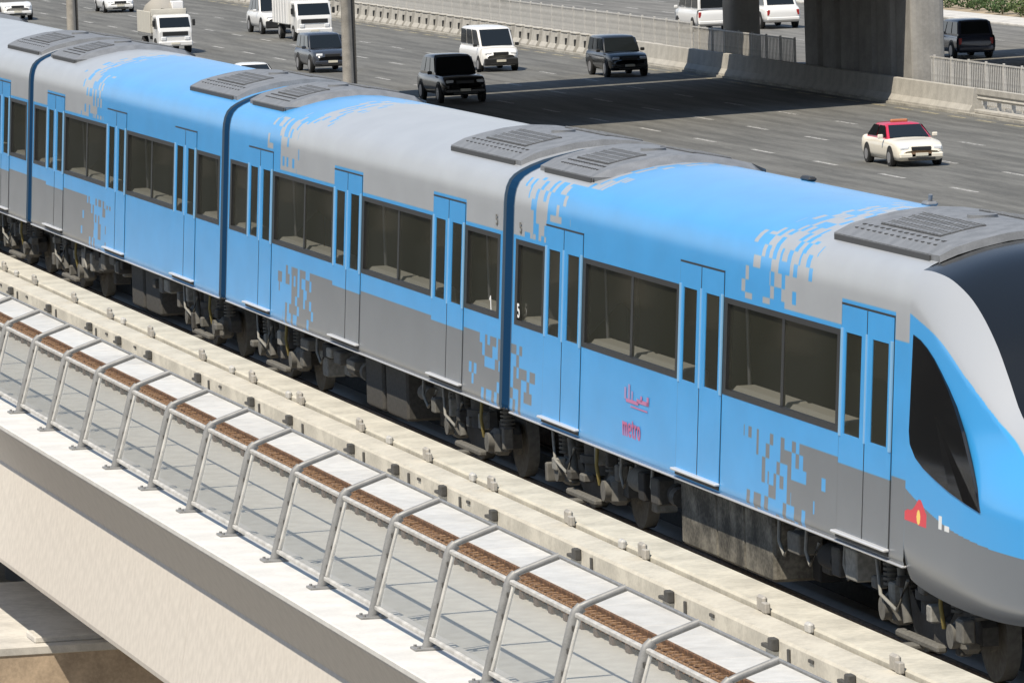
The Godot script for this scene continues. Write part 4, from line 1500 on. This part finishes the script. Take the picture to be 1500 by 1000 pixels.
func box_truck(at: Vector3, col: Material) -> void:
	var c := thing("box_truck", "white box truck with tall plain cargo body behind the lamp post", "truck", at, 0.0, "traffic on the motorway")
	part(c, "cargo_box", boxm(Vector3(2.25, 2.5, 4.4), 0.04, Vector3(0, 2.10, -1.0)), paint(Color(0.70, 0.70, 0.69), 0.5))
	for k in 6:
		part(c, "box_rib", boxm(Vector3(0.03, 2.4, 0.06), 0.005, Vector3(-1.135, 2.10, -2.9 + 0.76 * k)), M.white)
	part(c, "box_rim", boxm(Vector3(2.29, 0.08, 0.08), 0.02, Vector3(0, 3.33, 1.2)), M.white)
	truck_cab(c, 2.95, 0.98, 2.15, col)
	part(c, "chassis", boxm(Vector3(0.9, 0.25, 6.0), 0.02, Vector3(0, 0.66, -0.3)), M.dark)
	truck_wheels(c, [-1.8, 2.0], 1.02)

func flatbed(at: Vector3, col: Material) -> void:
	var c := thing("flatbed_truck", "white flatbed truck with high pale side boards and a sloping tarpaulin load", "truck", at, 0.0, "traffic on the motorway")
	truck_cab(c, 2.7, 0.90, 2.05, col)
	part(c, "bed", boxm(Vector3(2.0, 0.14, 4.0), 0.02, Vector3(0, 0.98, -1.1)), M.steel)
	var pale := mat(Color(0.52, 0.50, 0.44), 0.7)
	for sx in [-1.0, 1.0]:
		for k in 5:
			part(c, "side_board", boxm(Vector3(0.06, 1.15, 0.76), 0.02, Vector3(sx * 0.98, 1.62, -2.72 + 0.80 * k)), pale)
	for k in 3:
		part(c, "headboard_plank", boxm(Vector3(1.9, 0.40, 0.06), 0.02, Vector3(0, 1.28 + 0.42 * k, 0.88)), pale)
	var tp := new_st()
	var rings := []
	for e in [[-2.9, 2.25], [-1.9, 2.55], [-0.9, 2.95], [-0.1, 2.85], [0.75, 2.35]]:
		rings.append([Vector3(-0.9, 1.1, e[0]), Vector3(-0.92, e[1] - 0.45, e[0]), Vector3(-0.35, e[1], e[0]), Vector3(0.3, e[1] - 0.1, e[0]), Vector3(0.9, e[1] - 0.55, e[0]), Vector3(0.9, 1.1, e[0])])
	loft(tp, rings)
	part(c, "tarpaulin", smooth(tp), mat(Color(0.34, 0.32, 0.28), 0.9))
	part(c, "crate", boxm(Vector3(0.6, 0.7, 0.7), 0.03, Vector3(0.55, 2.35, 0.3)), M.white)
	part(c, "chassis", boxm(Vector3(0.8, 0.22, 5.0), 0.02, Vector3(0, 0.72, -0.3)), M.dark)
	truck_wheels(c, [-1.9, 1.8], 0.95)

# ---------------------------------------------------------------- planting
func shrub_mesh(sd: int) -> ArrayMesh:
	var r := RandomNumberGenerator.new()
	r.seed = sd
	var st := new_st()
	for k in 420:
		var d := Vector3(r.randfn(), r.randfn() * 0.8, r.randfn()).normalized()
		var p := Vector3(d.x * 0.62, 0.62 + d.y * 0.52, d.z * 0.85) * r.randf_range(0.6, 1.08)
		p.y = maxf(p.y, 0.08)
		var u := Vector3(r.randfn(), r.randfn(), r.randfn()).normalized() * r.randf_range(0.06, 0.12)
		var v := u.cross(Vector3(r.randfn(), r.randfn(), r.randfn())).normalized() * r.randf_range(0.03, 0.06)
		quad(st, p - u, p - v, p + u, p + v)
	return st.commit()

func build_planting() -> void:
	var kinds := [shrub_mesh(1), shrub_mesh(2), shrub_mesh(3)]
	var stem := tubem([Vector3(0, 0, 0), Vector3(0.03, 0.5, 0.02)], 0.04, 6)
	var z := -246.0
	while z > -312.0:
		var s := thing("roadside_shrub", "low green shrub planted in the sandy strip beyond the far road", "shrub", Vector3(91.4 + rng.randf_range(-0.5, 0.5), ROAD + 0.06, z), rng.randf() * TAU, "shrubs in the sandy verge")
		s.scale = Vector3.ONE * rng.randf_range(0.75, 1.15)
		part(s, "foliage", kinds[rng.randi() % 3], M.leaf if rng.randf() < 0.6 else M.leaf2)
		part(s, "stem", stem, M.bark)
		z -= rng.randf_range(2.0, 4.2)

# ---------------------------------------------------------------- start
func _ready() -> void:
	rng.seed = 20240
	var cam := Camera3D.new()
	cam.name = "camera"
	cam.fov = 5.946
	cam.near = 0.5
	cam.far = 4000.0
	cam.transform = Transform3D(Basis(Vector3(0.97345427, -0.0324983, 0.22656265), Vector3(0.05149697, 0.99558667, -0.07845541), Vector3(-0.22301309, 0.08804005, 0.97083166)), Vector3(-16.1119653, 7.15937, 70.6346558))
	add_child(cam)
	cam.current = true

	var we := WorldEnvironment.new()
	we.name = "environment"
	var env := Environment.new()
	env.background_mode = Environment.BG_SKY
	var sky := Sky.new()
	var sm := ProceduralSkyMaterial.new()
	sm.sky_top_color = Color(0.43, 0.55, 0.71)
	sm.sky_horizon_color = Color(0.88, 0.90, 0.91)
	sm.sky_curve = 0.18
	sm.ground_horizon_color = Color(0.66, 0.64, 0.58)
	sm.ground_bottom_color = Color(0.36, 0.32, 0.26)
	sm.sun_angle_max = 1.0
	sky.sky_material = sm
	env.sky = sky
	env.tonemap_mode = Environment.TONE_MAPPER_LINEAR
	env.tonemap_exposure = 1.2
	env.sdfgi_enabled = true
	env.ssao_enabled = true
	env.ssil_enabled = true
	we.environment = env
	add_child(we)

	var sun := DirectionalLight3D.new()
	sun.name = "sun"
	sun.light_energy = 1.5
	sun.light_color = Color(1.0, 0.955, 0.88)
	sun.light_angular_distance = 0.5
	sun.shadow_enabled = true
	add_child(sun)
	sun.look_at_from_position(Vector3.ZERO, Vector3(0.427, -0.833, -0.352), Vector3.UP)

	make_materials()
	build_road()
	build_viaduct()
	build_pump_house()
	build_reflection_block()
	build_overpass()
	build_median()
	build_train()
	build_vehicles()
	lamp_post(17.0, -90.9, "tall grey lamp post between the white van and the dark slate vehicle")
	lamp_post(17.0, -134.0, "tall grey lamp post standing clear over empty lanes near the flatbed truck")
	build_planting()
